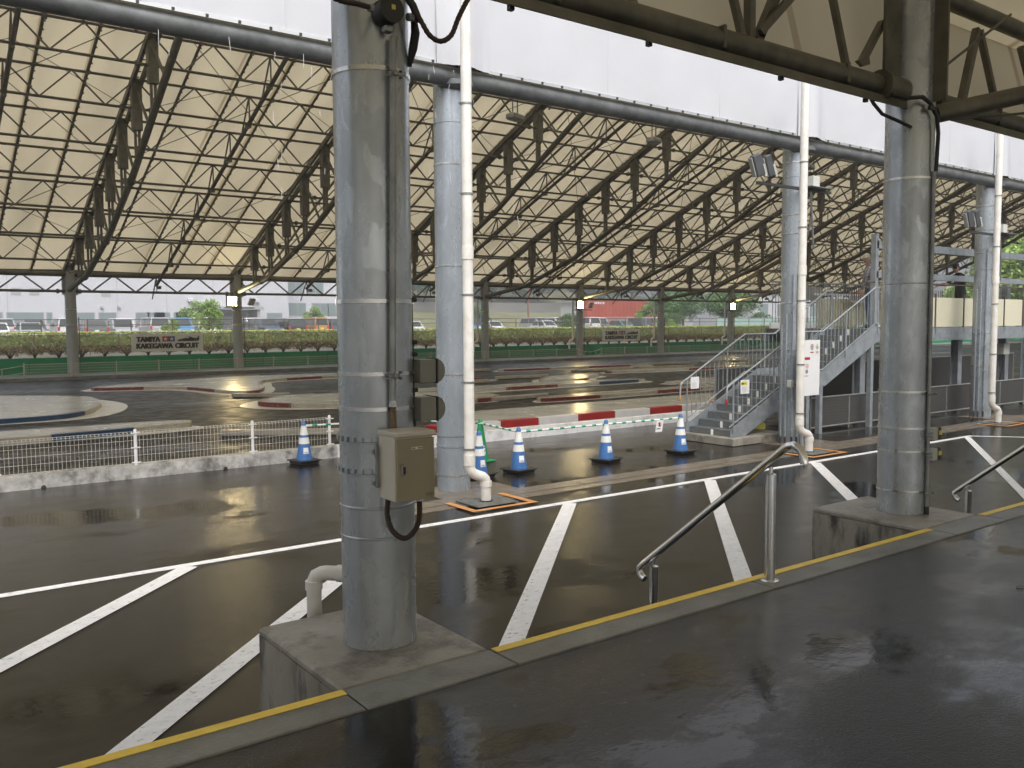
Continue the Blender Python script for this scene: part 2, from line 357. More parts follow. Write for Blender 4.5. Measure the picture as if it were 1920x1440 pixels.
M['lamp'] = mat('lit_floodlight_glass', (1, .9, .6), .5, emit=((1, .78, .38), 110))
M['lampoff'] = mat('unlit_floodlight_glass', (.4, .4, .38), .15)
M['wood'] = mat('brown_box_board', (.32, .22, .14), .7)
M['net'] = mat('grey_netting', (.09, .09, .085), .6)
M['teal'] = mat('pale_green_screen', (.35, .52, .48), .5)
def carmat(n, c): return mat('car_paint_'+n, c, .25, .2, coat=.8)
CARM = {k: carmat(k, c) for k, c in dict(white=(.72, .73, .75), silver=(.42, .44, .46), grey=(.12, .13, .14), black=(.02, .02, .023),
        blue=(.07, .24, .44), orange=(.55, .30, .11), slate=(.09, .13, .18), red=(.35, .03, .03), teal=(.2, .33, .33)).items()}

# ------------------------------------------------------------ text
def text(body, w, h, mt, parent, origin, right=(1, 0, 0), up=(0, 0, 1), name='lettering', thick=.002, offset=0.0, align_center=False, **pr):
    cu = bpy.data.curves.new('lettering', 'FONT'); cu.body = body; cu.size = 1; cu.offset = offset; cu.extrude = 0.0
    cu.resolution_u = 3
    tmp = bpy.data.objects.new('tmp', cu); COL.objects.link(tmp)
    dg = bpy.context.evaluated_depsgraph_get(); me = bpy.data.meshes.new_from_object(tmp.evaluated_get(dg))
    bpy.data.objects.remove(tmp); bpy.data.curves.remove(cu)
    xs = [v.co.x for v in me.vertices]; ys = [v.co.y for v in me.vertices]
    x0, x1, y0, y1 = min(xs), max(xs), min(ys), max(ys)
    rt = Vector(right).normalized(); u = Vector(up).normalized(); o = Vector(origin); nrm = rt.cross(u)
    vs = [o + rt*((v.co.x-x0)/(x1-x0)*w) + u*((v.co.y-y0)/(y1-y0)*h) + nrm*thick for v in me.vertices]
    b = MB(); b.add(vs, [tuple(p.vertices) for p in me.polygons]); bpy.data.meshes.remove(me)
    return b.build(name, mt, parent, world=True, **pr)
def flat(poly, mt, parent, origin, name, right=(1, 0, 0), up=(0, 0, 1), t0=0.0, t1=.002, **pr):
    """thin solid from a 2-D outline in the (right, up) plane"""
    rt = Vector(right).normalized(); u = Vector(up).normalized(); o = Vector(origin); nrm = rt.cross(u); n = len(poly)
    vs = [o+rt*x+u*y+nrm*t0 for x, y in poly]+[o+rt*x+u*y+nrm*t1 for x, y in poly]
    return MB().add(vs, [tuple(range(n-1, -1, -1)), tuple(range(n, 2*n))]+[(i, (i+1) % n, n+(i+1) % n, n+i) for i in range(n)]).build(name, mt, parent, world=True, **pr)
def star(cx, cy, r):
    return [(cx+(r if i % 2 == 0 else r*.42)*math.sin(i*math.pi/5), cy+(r if i % 2 == 0 else r*.42)*math.cos(i*math.pi/5)) for i in range(10)]
def rect(x, y, w, h): return [(x, y), (x+w, y), (x+w, y+h), (x, y+h)]
def circ(cx, cy, r, n=20): return [(cx+r*math.cos(2*math.pi*i/n), cy+r*math.sin(2*math.pi*i/n)) for i in range(n)]
def ring(cx, cy, r, r2, origin, mt, parent, name, right=(1,0,0), up=(0,0,1), t=.003, n=24):
    rt = Vector(right).normalized(); u = Vector(up).normalized(); o = Vector(origin)+rt.cross(u)*t
    vs = [o+rt*(cx+q*math.cos(2*math.pi*i/n))+u*(cy+q*math.sin(2*math.pi*i/n)) for q in (r, r2) for i in range(n)]
    return MB().add(vs, [(i, (i+1) % n, n+(i+1) % n, n+i) for i in range(n)]).build(name, mt, parent, world=True)

# ============================================================ THE SETTING: ground
def sheet(x0, x1, y0, y1, z): return MB().add([(x0, y0, z), (x1, y0, z), (x1, y1, z), (x0, y1, z)], [(0, 1, 2, 3)])
structure(sheet(-600, 900, -500, 1200, -.03).build('ground', M['gravel']))
structure(sheet(-40, 110, 3.3, 13.9, 0).build('parking_lot', M['lot']))
structure(sheet(-40, 110, 14.1, 43.2, .004).build('race_track', M['track']))
plat = MB(); plat.box(-40, 60, -24, 3.21, -.02, .695)
structure(plat.build('platform', M['platform']))
# kerb stones along the platform edge, with joints
kr = structure(MB().box(-40, 60, 3.215, 3.42, -.01, .66).build('kerb', M['kerbc']))
kxs = [-12.3, -10.3, -8.3, -6.3, -4.3, -2.3, -.35, 1.625, 2.415, 4.35, 6.53, 7.34, 9.3, 11.3, 13.3, 15.3, 17.3, 19.3, 21.3, 23.3, 25.3]
for a, b in zip(kxs, kxs[1:]):
    MB().cbox(((a+b)/2, 3.333, .675), (b-a-.008, .232, .055), bev=.005).build('kerb_stone', M['kerbc'], kr)
for a, b in ((-12, 1.62), (2.42, 6.52), (7.34, 25)):
    structure(MB().box(a, b, 3.393, 3.448, .7035, .7065).build('yellow_line', M['yellow']))
# concrete gutter between the lot and the track side
g = structure(MB().box(5.0, 60, 9.10, 9.32, .0, .006).build('drain_channel', M['gutter']))
for x in [i*3.1+5.1 for i in range(17)]:
    MB().cbox((x+1.55, 9.49, .006), (3.085, .30, .016), bev=.003).build('channel_cover', M['gutter'], g)
# painted lot lines
structure(MB().box(-12, 17.75, 8.45, 8.56, .004, .0085).build('lot_line', M['roadwhite']))
def gline(p, q, w, z=.0062):
    p = Vector((*p, z)); q = Vector((*q, z)); d = (q-p).normalized(); n = Vector((-d.y, d.x, 0))*(w/2)
    return structure(MB().add([p-n, q-n, q+n, p+n], [(0, 1, 2, 3)]).build('bay_line', M['roadwhite']))
gline((-.9, 5.2), (2.42, 8.45), .17); gline((.28, 4.2), (4.05, 7.85), .17); gline((2.95, 4.25), (7.18, 8.45), .17)
gline((5.25, 4.0), (9.85, 8.45), .17); gline((9.75, 5.95), (12.42, 8.45), .17)
gline((10.0, 3.75), (17.45, 8.45), .12); gline((17.7, 8.5), (19.6, 6.2), .10)
# concrete floor pads around the middle columns
for x in (6.6, 14.2, 21.66):
    structure(MB().cbox((x+.05, 9.98, .004), (1.25, .95, .012)).build('column_pad', M['gutter']))

# ============================================================ plinths and near columns
PL = [(1.622, 2.412, 'square weathered concrete plinth under the nearest thick steel column'),
      (6.515, 7.335, 'square concrete plinth under the thick column at the right, beside two railings')]
for x0, x1, lb in PL:
    t = thing('column_plinth', lb, 'plinth', ((x0+x1)/2, 3.95, 0), group='concrete plinths along the platform edge')
    MB().cbox(((x0+x1)/2, 3.952, .33), (x1-x0, .99, .665)).build('block', M['plinth'], t, world=True)
    MB().cbox(((x0+x1)/2, 3.952, .681), (x1-x0+.004, .994, .045), bev=.012).build('top_slab', M['conc'], t, world=True)

def column(x, y, r, z0, z1, mt, label, bands=(), seams=(), group=None, band_w=.022, n=48, lugs=()):
    t = thing('steel_column', label, 'column', (x, y, z0), group=group)
    MB().lathe([(r, 0), (r, z1-z0)], n=n).build('shaft', mt, t)
    for zb in bands:
        MB().lathe([(r+.0005, 0), (r+.006, .001), (r+.006, band_w-.001), (r+.0005, band_w)], (0, 0, zb-z0), n=n, close=False).build('band', M['band'], t)
    for zb in seams:
        MB().lathe([(r, 0), (r+.005, .004), (r+.005, .010), (r, .014)], (0, 0, zb-z0), n=n, close=False).build('weld_ring', mt, t)
    for zb in lugs:
        b = MB(); k = 28
        for i in range(k):
            a = 2*math.pi*i/k; b.cbox(((r+.006)*math.cos(a), (r+.006)*math.sin(a), zb-z0), (.016, .022, .022), a)
        b.lathe([(r, -.022), (r+.007, -.020), (r+.007, -.014), (r, -.012)], (0, 0, zb-z0), n=n, close=False)
        b.build('bolt_ring', mt, t, kind='stuff')
    return t
c1 = column(2.06, 3.92, .185, .705, 6.3, M['galv'], 'nearest and thickest steel column, with the beige cabinet strapped to it',
            bands=(3.49, 2.40, 2.05, 1.88), seams=(1.40, 1.25), lugs=(1.745, 1.59), group='thick galvanised columns on plinths')
c2 = column(6.985, 3.92, .190, .705, 6.3, M['galv'], 'thick steel column at the right, its foot on a plinth between two railings',
            bands=(3.44, 1.71, 1.41, 1.22, .89), seams=(2.6,), group='thick galvanised columns on plinths')
# vertical wing plates on the upper part of both near columns
for c, cx in ((c1, 2.06), (c2, 6.985)):
    for s in (-1, 1):
        b = MB(); b.box(cx+s*.19 if s > 0 else cx-.42, cx+.42 if s > 0 else cx-.19, 3.90, 3.925, 4.06 if s > 0 else 4.18, 6.3)
        b.build('wing_plate', M['nearbeam'], c, world=True)
    MB().box(cx-.012, cx+.012, 3.62, 3.735, 4.05, 6.3).build('web_plate', M['nearbeam'], c, world=True)
# ---- cabinet on the nearest column
t = thing('control_cabinet', 'beige steel control cabinet with darker door strapped to the nearest column', 'cabinet', (2.04, 3.58, 1.47))
MB().cbox((2.0405, 3.595, 1.632), (.204, .152, .300), bev=.003).build('box', M['cab'], t, world=True)
MB().cbox((2.0425, 3.588, 1.793), (.214, .182, .022), bev=.003).build('lid', M['cab'], t, world=True)
d = MB().cbox((2.0425, 3.509, 1.627), (.196, .014, .288), bev=.002).build('door', M['cabdoor'], t, world=True)
MB().cbox((1.9715, 3.498, 1.632), (.020, .012, .052), bev=.004).build('handle', M['pipe'], d)
MB().cbox((1.9735, 3.491, 1.630), (.012, .004, .034)).build('lock', M['dark'], d)
flat(rect(0, 0, .058, .011), M['white'], d, (2.018, 3.5015, 1.722), 'name_plate', t1=.0012)
for i in range(9):
    if i not in (3, 4): flat(rect(0, 0, .0042, .0055), M['black'], d, (2.0215+i*.0060, 3.5002, 1.7245), 'plate_print', t1=.0004)
o_ = [(.021*math.cos(a*.314), .008*math.sin(a*.314)) for a in range(20)]
mk_ = MB(); mk_.add([(2.112+q*x_, 3.5008, 1.505+q*z_) for q in (1, .86) for x_, z_ in o_], [(i, (i+1) % 20, 20+(i+1) % 20, 20+i) for i in range(20)])
mk_.cbox((2.112, 3.5008, 1.505), (.020, .0005, .003)); mk_.build('maker_mark', M['black'], d)
for z in (1.70, 1.55):
    MB().cbox((1.925, 3.68, z), (.03, .02, .02)).build('side_bracket', M['pipe'], t, world=True)
MB().cbox((1.925, 3.665, 1.632), (.018, .014, .205), bev=.003).build('rear_rail', M['pipe'], t, world=True)
MB().cbox((2.155, 3.665, 1.66), (.016, .014, .205), bev=.003).build('rear_rail', M['pipe'], t, world=True)
for z in (1.70, 1.735): MB().cbox((2.168, 3.655, z), (.012, .02, .012)).build('bolt', M['band'], t, world=True)
# ---- conduit up the nearest column
t = thing('conduit_pipe', 'grey vertical conduit pipe clamped to the front of the nearest column', 'pipe', (2.035, 3.70, 1.8))
MB().tube((2.035, 3.705, 1.935), (2.065, 3.70, 3.64), .0165, 12).build('pipe', M['pipe'], t, world=True)
MB().lathe([(.022, 0), (.022, .012), (.018, .014), (.018, .03)], (2.035, 3.703, 1.905), 6).build('nut', M['band'], t, world=True)
for z, x in ((2.055, 2.037), (3.47, 2.062)):
    MB().cbox((x, 3.688, z), (.062, .014, .016), bev=.003).build('clamp', M['pipe'], t, world=True)
    MB().cbox((x, 3.675, z), (.02, .02, .028), bev=.005).build('clamp', M['pipe'], t, world=True)
    for s in (-1, 1):
        for dz in (-.014, .014): MB().tube((x+s*.033, 3.668, z+dz), (x+s*.033, 3.70, z+dz), .006, 6).build('bolt', M['pipe'], t, world=True)
def ribbed(pts, r, name, mt, parent, step=.008, n=10):
    P = [Vector(p) for p in pts]; out = []; rr = []
    # Catmull-Rom
    Q = [P[0]]+P+[P[-1]]
    for i in range(1, len(Q)-2):
        L_ = (Q[i+1]-Q[i]).length; k = max(2, int(L_/step)*2)
        for j in range(k):
            u = j/k; a, b2, c, d2 = Q[i-1], Q[i], Q[i+1], Q[i+2]
            out.append(.5*((2*b2)+(-a+c)*u+(2*a-5*b2+4*c-d2)*u*u+(-a+3*b2-3*c+d2)*u**3)); rr.append(r*(1 if len(out) % 2 else .82))
    out.append(P[-1]); rr.append(r)
    return MB().path(out, rr, n).build(name, mt, parent, world=True)
ribbed([(2.035, 3.70, 1.905), (2.036, 3.70, 1.86), (2.036, 3.70, 1.80)], .0165, 'flexible_hose', mat('tan_flexible_conduit', (.22, .16, .10), .5), t, .007)
t = thing('cable_hose', 'brown ribbed hose looping below the beige cabinet', 'hose', (2.0, 3.6, 1.29))
ribbed([(1.963, 3.63, 1.48), (1.945, 3.61, 1.41), (1.960, 3.59, 1.335), (2.015, 3.575, 1.293), (2.075, 3.575, 1.325), (2.098, 3.575, 1.385), (2.10, 3.575, 1.465)], .0145, 'flexible_hose', M['hose'], t, .0075)
MB().lathe([(.021, 0), (.021, .018), (.016, .018), (.016, .03)], (2.10, 3.575, 1.462), 6).build('nut', M['band'], t, world=True)
# ---- sirens / rounded housings on the right flank of the column
t = thing('signal_housing', 'pair of grey round-backed signal housings on the right flank of the nearest column', 'signal', (2.23, 3.8, 1.8))
for zc in (2.065, 1.875):
    f = MB().cbox((2.265, 3.80, zc), (.090, .10, .118), bev=.004).build('housing', M['hoodg'], t, world=True)
    pol = [(.0, -.06)]+[(.062*math.cos(a), .06*math.sin(a)) for a in [R(-90+180*i/14) for i in range(15)]]+[(.0, .06)]
    pol = [(2.318+.050*math.cos(R(-80+160*i/14)), zc+.059*math.sin(R(-80+160*i/14))) for i in range(15)]+[(2.318, zc+.059), (2.318, zc-.059)]
    MB().ext(pol, 'y', 3.76, 3.84).build('rounded_hood', M['hoodg'], f)
    MB().cbox((2.3145, 3.80, zc), (.008, .108, .124)).build('gasket', M['dark'], f)
MB().tube((2.225, 3.83, 1.75), (2.215, 3.83, 2.42), .009, 8).build('conduit', M['dark'], t, world=True)
for z in (2.42, 2.21, 2.15, 1.97): MB().cbox((2.222, 3.82, z), (.03, .035, .022), bev=.004).build('connector', M['dark'], t, world=True)
# ---- top junction box and hanging cables
t = thing('junction_box', 'dark round junction box near the top of the nearest column with hoses leaving it', 'box', (2.03, 3.66, 3.70))
MB().path([(2.03, 3.735, 3.745), (2.03, 3.64, 3.745)], .062, 20).build('housing', M['dark'], t, world=True)
MB().cbox((2.03, 3.69, 3.665), (.04, .04, .03), bev=.004).build('connector', M['pipe'], t, world=True)
flat(rect(0, 0, .020, .022), M['yprint'], t, (2.025, 3.638, 3.742), 'sticker', t1=.001)
for x in (1.945, 2.125): MB().path([(x, 3.67, 3.735), (x+(.03 if x > 2 else -.03), 3.67, 3.738)], .019, 8).build('nut', M['pipe'], t, world=True)
t = thing('hanging_cable', 'thick dark cable sagging from the junction box towards the roof beam', 'cable', (2.2, 3.62, 3.6))
ribbed([(2.14, 3.67, 3.80), (2.18, 3.64, 3.72), (2.215, 3.62, 3.655), (2.27, 3.61, 3.635), (2.33, 3.61, 3.675), (2.37, 3.61, 3.76), (2.43, 3.62, 3.86), (2.55, 3.7, 4.0)], .0135, 'flexible_hose', M['hose'], t, .02)
MB().path([(2.10, 3.68, 3.86), (2.15, 3.66, 3.79), (2.185, 3.66, 3.72)], .018, 10).build('flexible_hose', M['dark'], t, world=True)
MB().path([(2.185, 3.72, 3.78), (2.215, 3.75, 3.70), (2.212, 3.77, 3.63), (2.205, 3.80, 3.55)], [.012, .022, .022, .012], 10).build('cable_gland', M['dark'], t, world=True)
t = thing('hanging_cable', 'thick dark cable leaving the junction box to the left, above the white fascia', 'cable', (1.75, 3.6, 3.68))
ribbed([(1.93, 3.67, 3.738), (1.84, 3.62, 3.722), (1.75, 3.60, 3.712), (1.66, 3.6, 3.735), (1.58, 3.6, 3.80), (1.45, 3.65, 3.95)], .0135, 'flexible_hose', M['hose'], t, .02)
# ---- cream PVC elbow behind the nearest column
t = thing('drain_elbow', 'cream PVC drain pipe bending down behind the nearest plinth', 'pipe', (2.05, 4.62, 0))
MB().path([(2.26, 4.40, .895), (2.20, 4.42, .895), (2.06, 4.57, .892), (2.045, 4.58, .890), (2.02, 4.605, .872), (2.012, 4.612, .845), (2.01, 4.615, .82), (2.01, 4.615, 0)], .042, 20).build('pipe', M['pvc'], t, world=True)
MB().lathe([(.042, 0), (.049, .002), (.049, .052), (.042, .054)], (2.01, 4.615, .795), 20).build('collar', M['pvc'], t, world=True)
MB().path([(2.11, 4.515, .893), (2.155, 4.47, .894)], .048, 20).build('collar', M['pvc'], t, world=True)
MB().tube((1.932, 4.04, .75), (1.925, 4.04, 3.9), .009, 8).build('drain_tube', M['pvc'], t, world=True)
# ---- conduit with two switches on the right column
t = thing('conduit_pipe', 'grey conduit with two switch boxes down the right flank of the right-hand thick column', 'pipe', (7.03, 3.7, .7))
MB().tube((7.02, 3.716, .74), (6.995, 3.716, 3.5), .0165, 12).build('pipe', M['pipe'], t, world=True)
MB().lathe([(.02, 0), (.02, .07)], (7.022, 3.716, .70), 10).build('rubber_foot', M['dark'], t, world=True)
for zc in (1.375, 1.205):
    f = MB().cbox((7.045, 3.69, zc), (.062, .05, .10), bev=.004).build('switch_box', M['lightgrey'], t, world=True)
    MB().cbox((7.103, 3.69, zc), (.046, .06, .108), bev=.006).build('switch_cover', M['dark'], f)
    MB().cbox((7.105, 3.658, zc+.008), (.043, .006, .034)).build('warning_label', M['yprint'], f)
    MB().cbox((7.078, 3.69, zc), (.008, .054, .106)).build('gasket', M['pipe'], f)
    for s in (-1, 1): MB().tube((6.985, 3.66, zc+s*.014), (6.985, 3.72, zc+s*.014), .008, 6).build('bolt', M['pipe'], f)
for z in (.885, 1.705):
    MB().cbox((7.015, 3.69, z), (.09, .014, .016)).build('clamp', M['pipe'], t, world=True)
    for s in (-1, 1): MB().tube((7.015+s*.045, 3.67, z), (7.015+s*.045, 3.70, z), .011, 6).build('bolt', M['pipe'], t, world=True)

# ============================================================ near canopy (over the platform)
t = thing('platform_canopy', 'tan membrane canopy on dark steel beams above the platform, seen at top right', 'canopy', (6, 3.9, 4.0))
MB().tube((2.45, 3.93, 4.145), (6.60, 3.93, 4.150), .082, 16).build('eave_tube', M['nearbeam'], t, world=True)
MB().tube((7.35, 3.93, 4.145), (30, 3.93, 4.150), .082, 16).build('eave_tube', M['nearbeam'], t, world=True)
MB().tube((-20, 3.93, 4.145), (1.70, 3.93, 4.150), .082, 16).build('eave_tube', M['nearbeam'], t, world=True)
for a, b in ((-20, 1.9), (2.5, 6.85), (7.2, 30)):
    MB().ext([(4.00, 4.13), (4.05, 4.085), (3.97, 4.045), (3.885, 4.005), (3.87, 4.06)], 'x', a, b).build('gutter_plate', M['dark'], t, world=True)
    MB().ext([(3.862, 3.995), (3.868, 4.055), (3.852, 4.055), (3.846, 3.995)], 'x', a, b).build('trim_plate', M['nearbeam'], t, world=True)
for x in (3.2, 4.6, 6.0, 8.4, 9.8, 11.2): MB().cbox((x, 3.925, 4.15), (.03, .165, .16), bev=.01).build('beam_collar', M['nearbeam'], t, world=True)
for x in (2.9, 3.95, 5.25, 6.3): MB().cbox((x, 3.90, 4.0), (.03, .03, .03)).build('hook', M['dark'], t, world=True)
MB().path([(6.48, 3.90, 4.14), (6.535, 3.90, 4.14)], .12, 20).build('end_flange', M['nearbeam'], t, world=True)
MB().path([(6.54, 3.90, 4.14), (6.80, 3.90, 4.14)], .10, 20).build('tube_socket', M['nearbeam'], t, world=True)
for p, q, w in (((4.93, 3.97, 4.20), (4.66, 3.97, 4.85), .045), ((4.99, 3.97, 4.20), (4.99, 3.97, 5.2), .058), ((5.05, 3.97, 4.20), (5.42, 3.97, 4.85), .06), ((5.05, 3.93, 4.28), (5.55, 3.85, 4.78), .05),
                ((6.16, 3.97, 4.20), (5.83, 3.97, 5.0), .045), ((6.34, 3.97, 4.30), (6.62, 3.97, 4.66), .05),
                ((8.6, 3.97, 4.20), (8.2, 3.97, 4.9), .05), ((7.9, 3.97, 4.20), (8.15, 3.97, 4.9), .06), ((7.45, 3.97, 4.6), (7.62, 3.97, 4.20), .04), ((9.5, 3.97, 4.20), (9.0, 3.97, 4.9), .05),
                ((3.0, 3.97, 4.20), (3.4, 3.97, 4.95), .05), ((3.9, 3.97, 4.20), (3.5, 3.97, 4.95), .05)):
    MB().bar(p, q, w).build('brace', M['nearbeam'], t, world=True)
MB().ext([(6.25, 4.30), (6.33, 4.27), (6.42, 4.30), (6.40, 4.38), (6.36, 4.35)], 'y', 3.94, 3.97).build('gusset', M['nearbeam'], t, world=True)
MB().ext([(4.98, 4.26), (5.12, 4.26), (5.14, 4.34), (5.04, 4.32)], 'y', 3.94, 3.97).build('gusset', M['nearbeam'], t, world=True)
MB().tube((-20, 3.93, 5.02), (30, 3.93, 5.02), .075, 12).build('upper_tube', M['nearbeam'], t, world=True)
MB().path([(7.12, 3.80, 3.98), (8.05, 3.45, 4.22), (9.6, 2.9, 4.62)], .075, 14).build('diagonal_tube', M['nearbeam'], t, world=True)
MB().tube((7.3, 3.9, 4.35), (8.3, 3.75, 5.0), .012, 6).build('tie_rod', M['nearbeam'], t, world=True)
MB().tube((7.4, 3.8, 3.98), (10.2, 3.2, 4.4), .012, 6).build('tie_rod', M['nearbeam'], t, world=True)
wallm = MB(); X0, X1 = -20, 30
for i in range(25):
    a = X0+2*i; wallm.add([(a, 4.06, 4.13), (a+2, 4.06, 4.13), (a+2, 4.32, 5.10), (a, 4.32, 5.10)], [(0, 1, 2, 3)])
wallm.build('membrane_skirt', membrane('brightened_skirt_membrane', (.6, .56, .46), (.9, .78, .53), 1.9, .5), t, world=True)  # canopy membrane again, transmission raised so the skirt looks better lit
MB().add([(X0, 4.33, 5.08), (X1, 4.33, 5.08), (X1, -2, 7.4), (X0, -2, 7.4), (X0, -22, 7.0), (X1, -22, 7.0)], [(0, 1, 2, 3), (3, 2, 5, 4)]).build('membrane_roof', M['nearmem'], t, world=True)  # unseen stretch behind the camera lengthened to keep light off the column fronts
for x in (2.06, 6.985, 11.9, 16.8, -2.9):
    MB().tube((x, 3.9, 5.0), (x, -2, 7.2), .09, 10).build('rafter', M['nearbeam'], t, world=True)
for i in range(6):
    y = 3-1.0*i; MB().tube((-12, y, 5.0+(3.9-y)*.36), (25, y, 5.0+(3.9-y)*.36), .04, 8).build('purlin', M['nearbeam'], t, world=True)
# cable on right column
t = thing('hanging_cable', 'thin dark cable curling round the head of the right-hand thick column', 'cable', (6.9, 3.7, 3.7))
MB().path([(6.33, 3.90, 4.06), (6.38, 3.88, 3.98), (6.47, 3.86, 3.91), (6.62, 3.80, 3.86), (6.78, 3.80, 3.84)], .014, 8).build('cable', M['dark'], t, world=True)
MB().path([(6.50, 3.80, 4.05), (6.62, 3.74, 4.03), (6.78, 3.71, 4.055), (6.88, 3.70, 4.02), (6.97, 3.69, 3.93), (7.00, 3.69, 3.80), (6.998, 3.70, 3.5)], .016, 8).build('cable', M['dark'], t, world=True)
MB().cbox((6.90, 3.69, 3.98), (.10, .02, .03), .0).build('clamp', M['dark'], t, world=True)

# ============================================================ stainless handrails
def handrail(x, label, y1=4.32, h=.74):
    t = thing('handrail', label, 'handrail', (x, 3.33, .7), group='stainless handrails down to the lot')
    def z(y): return 1.505-(y-3.28)*.74/ .84*.93
    t0 = (x, 3.235, z(3.235)); t1 = (x, 4.42, z(4.42))
    MB().path([(x, 3.10, 1.46), (x, 3.105, 1.50), (x, 3.13, 1.545), (x, 3.175, 1.565), (x, 3.225, 1.55), (x, 3.26, z(3.26)), t1, (x, 4.46, t1[2]-.035), (x, 4.46, t1[2]-.07), (x, 4.435, t1[2]-.10), (x, 4.41, t1[2]-.11)], .0245, 20).build('rail', M['stainless'], t, world=True)
    MB().lathe([(.0325, 0), (.0325, .655), (.020, .66), (.012, .665), (.012, .70)], (x, 3.335, .712), 20).build('post', M['stainless'], t, world=True)
    MB().lathe([(.056, 0), (.056, .004), (.048, .007)], (x, 3.335, .703), 24).build('base_plate', M['stainless'], t, world=True)
    MB().bar((x, 3.29, z(3.29)-.028), (x, 3.40, z(3.40)-.028), .02, .008).build('saddle', M['stainless'], t, world=True)
    MB().lathe([(.0325, 0), (.0325, .575), (.020, .58), (.012, .585), (.012, .625)], (x, 4.32, .0), 20).build('post', M['stainless'], t, world=True)
    MB().bar((x, 4.27, z(4.27)-.028), (x, 4.38, z(4.38)-.028), .02, .008).build('saddle', M['stainless'], t, world=True)
handrail(4.45, 'polished stainless handrail between the two thick columns')
handrail(8.98, 'polished stainless handrail at the right edge beyond the thick column')

# ============================================================ middle columns
mid = []
for i, (x, lb) in enumerate(((6.55, 'blue-grey steel column behind the beige cabinet, white drainpipe at its right'),
                             (14.2, 'blue-grey steel column behind the staircase foot, floodlights on its bracket'),
                             (21.66, 'blue-grey steel column farthest right in front of the cream bridge panels'))):
    c = column(x, 10.2, .228, 0, 5.75, M['galvb'], lb, bands=((4.43, 3.07, 1.6, .21), (5.24, 4.28, 3.93, 2.64, 1.75, 1.1, .82), (5.0, 4.43, 3.9, 3.5, 2.0, 1.2))[i],
               seams=(4.98, ), lugs=(.78, .63) if i == 0 else (), group='blue-grey columns along the drain channel')
    # beige drainpipe
    px = (6.145, 13.05, 20.05)[i]
    p = thing('drain_pipe', ('white drainpipe bending over the orange-edged grate nearest the cabinet', 'white drainpipe beside the notice board and the column with floodlights',
              'white drainpipe farthest right in front of the cream bridge panels')[i], 'drainpipe', (px, 9.2, 0), group='white drainpipes from the roof gutter')
    MB().path([(px, 9.2, 6.5), (px, 9.2, .62)], .068, 24).build('pipe', M['pvc'], p, world=True)
    MB().path([(px, 9.2, .63), (px, 9.2, .50), (px+.01, 9.19, .44), (px+.05, 9.185, .395), (px+.11, 9.17, .365), (px+.17, 9.16, .345), (px+.205, 9.15, .31), (px+.215, 9.15, .27), (px+.217, 9.15, .04)], .066, 24).build('bend', M['pvc'], p, world=True)
    MB().lathe([(.066, 0), (.076, .002), (.076, .07), (.066, .072)], (px+.217, 9.15, .215), 24).build('collar', M['pvc'], p, world=True)
    MB().lathe([(.068, 0), (.075, .002), (.075, .14), (.068, .142)], (px, 9.2, .50), 24).build('collar', M['pvc'], p, world=True)
    MB().lathe([(.068, 0), (.077, .002), (.077, .16), (.068, .162)], (px, 9.2, 3.1), 24).build('collar', M['pvc'], p, world=True)
    MB().lathe([(.086, 0), (.086, .03)], (px+.217, 9.15, .01), 16).build('drain_ring', M['dark'], p, world=True)
    for z in (5.0, 3.9, 2.65, 1.55, .7):
        MB().lathe([(.070, 0), (.076, .001), (.076, .024), (.070, .025)], (px, 9.2, z), 20, close=False).build('clip', M['pipe'], p, world=True)
        MB().bar((px-.11, 9.2, z+.012), (px-.06, 9.22, z+.012), .012, .02).build('clip_arm', M['pipe'], p, world=True)
    # grate with orange border
    gx = px+.23; gy = 9.14
    gthing = thing('drain_grate', ('steel drain grate with orange painted border below the nearest drainpipe', 'steel drain grate with orange border beside the notice board column',
             'steel drain grate with orange border at the far right')[i], 'grate', (gx, gy, 0), group='drain grates with orange borders')
    MB().box(gx-.32, gx+.32, gy-.26, gy+.26, .016, .019).build('pit_cover', M['dark'], gthing, world=True)
    for k in range(9):
        y = gy-.24+k*.06; MB().box(gx-.31, gx+.31, y-.017, y+.017, .019, .028).build('grate_bar', M['pipe'], gthing, world=True)
    b = MB()
    for p0, p1, q0, q1 in ((gx-.50, gx+.50, gy-.42, gy-.34), (gx+.41, gx+.50, gy-.34, gy+.36), (gx-.50, gx-.41, gy-.34, gy+.24)): b.box(p0, p1, q0, q1, .0175, .0205)
    b.build('orange_border', M['orange'], gthing, world=True)
mid_x = (6.55, 14.2, 21.66)
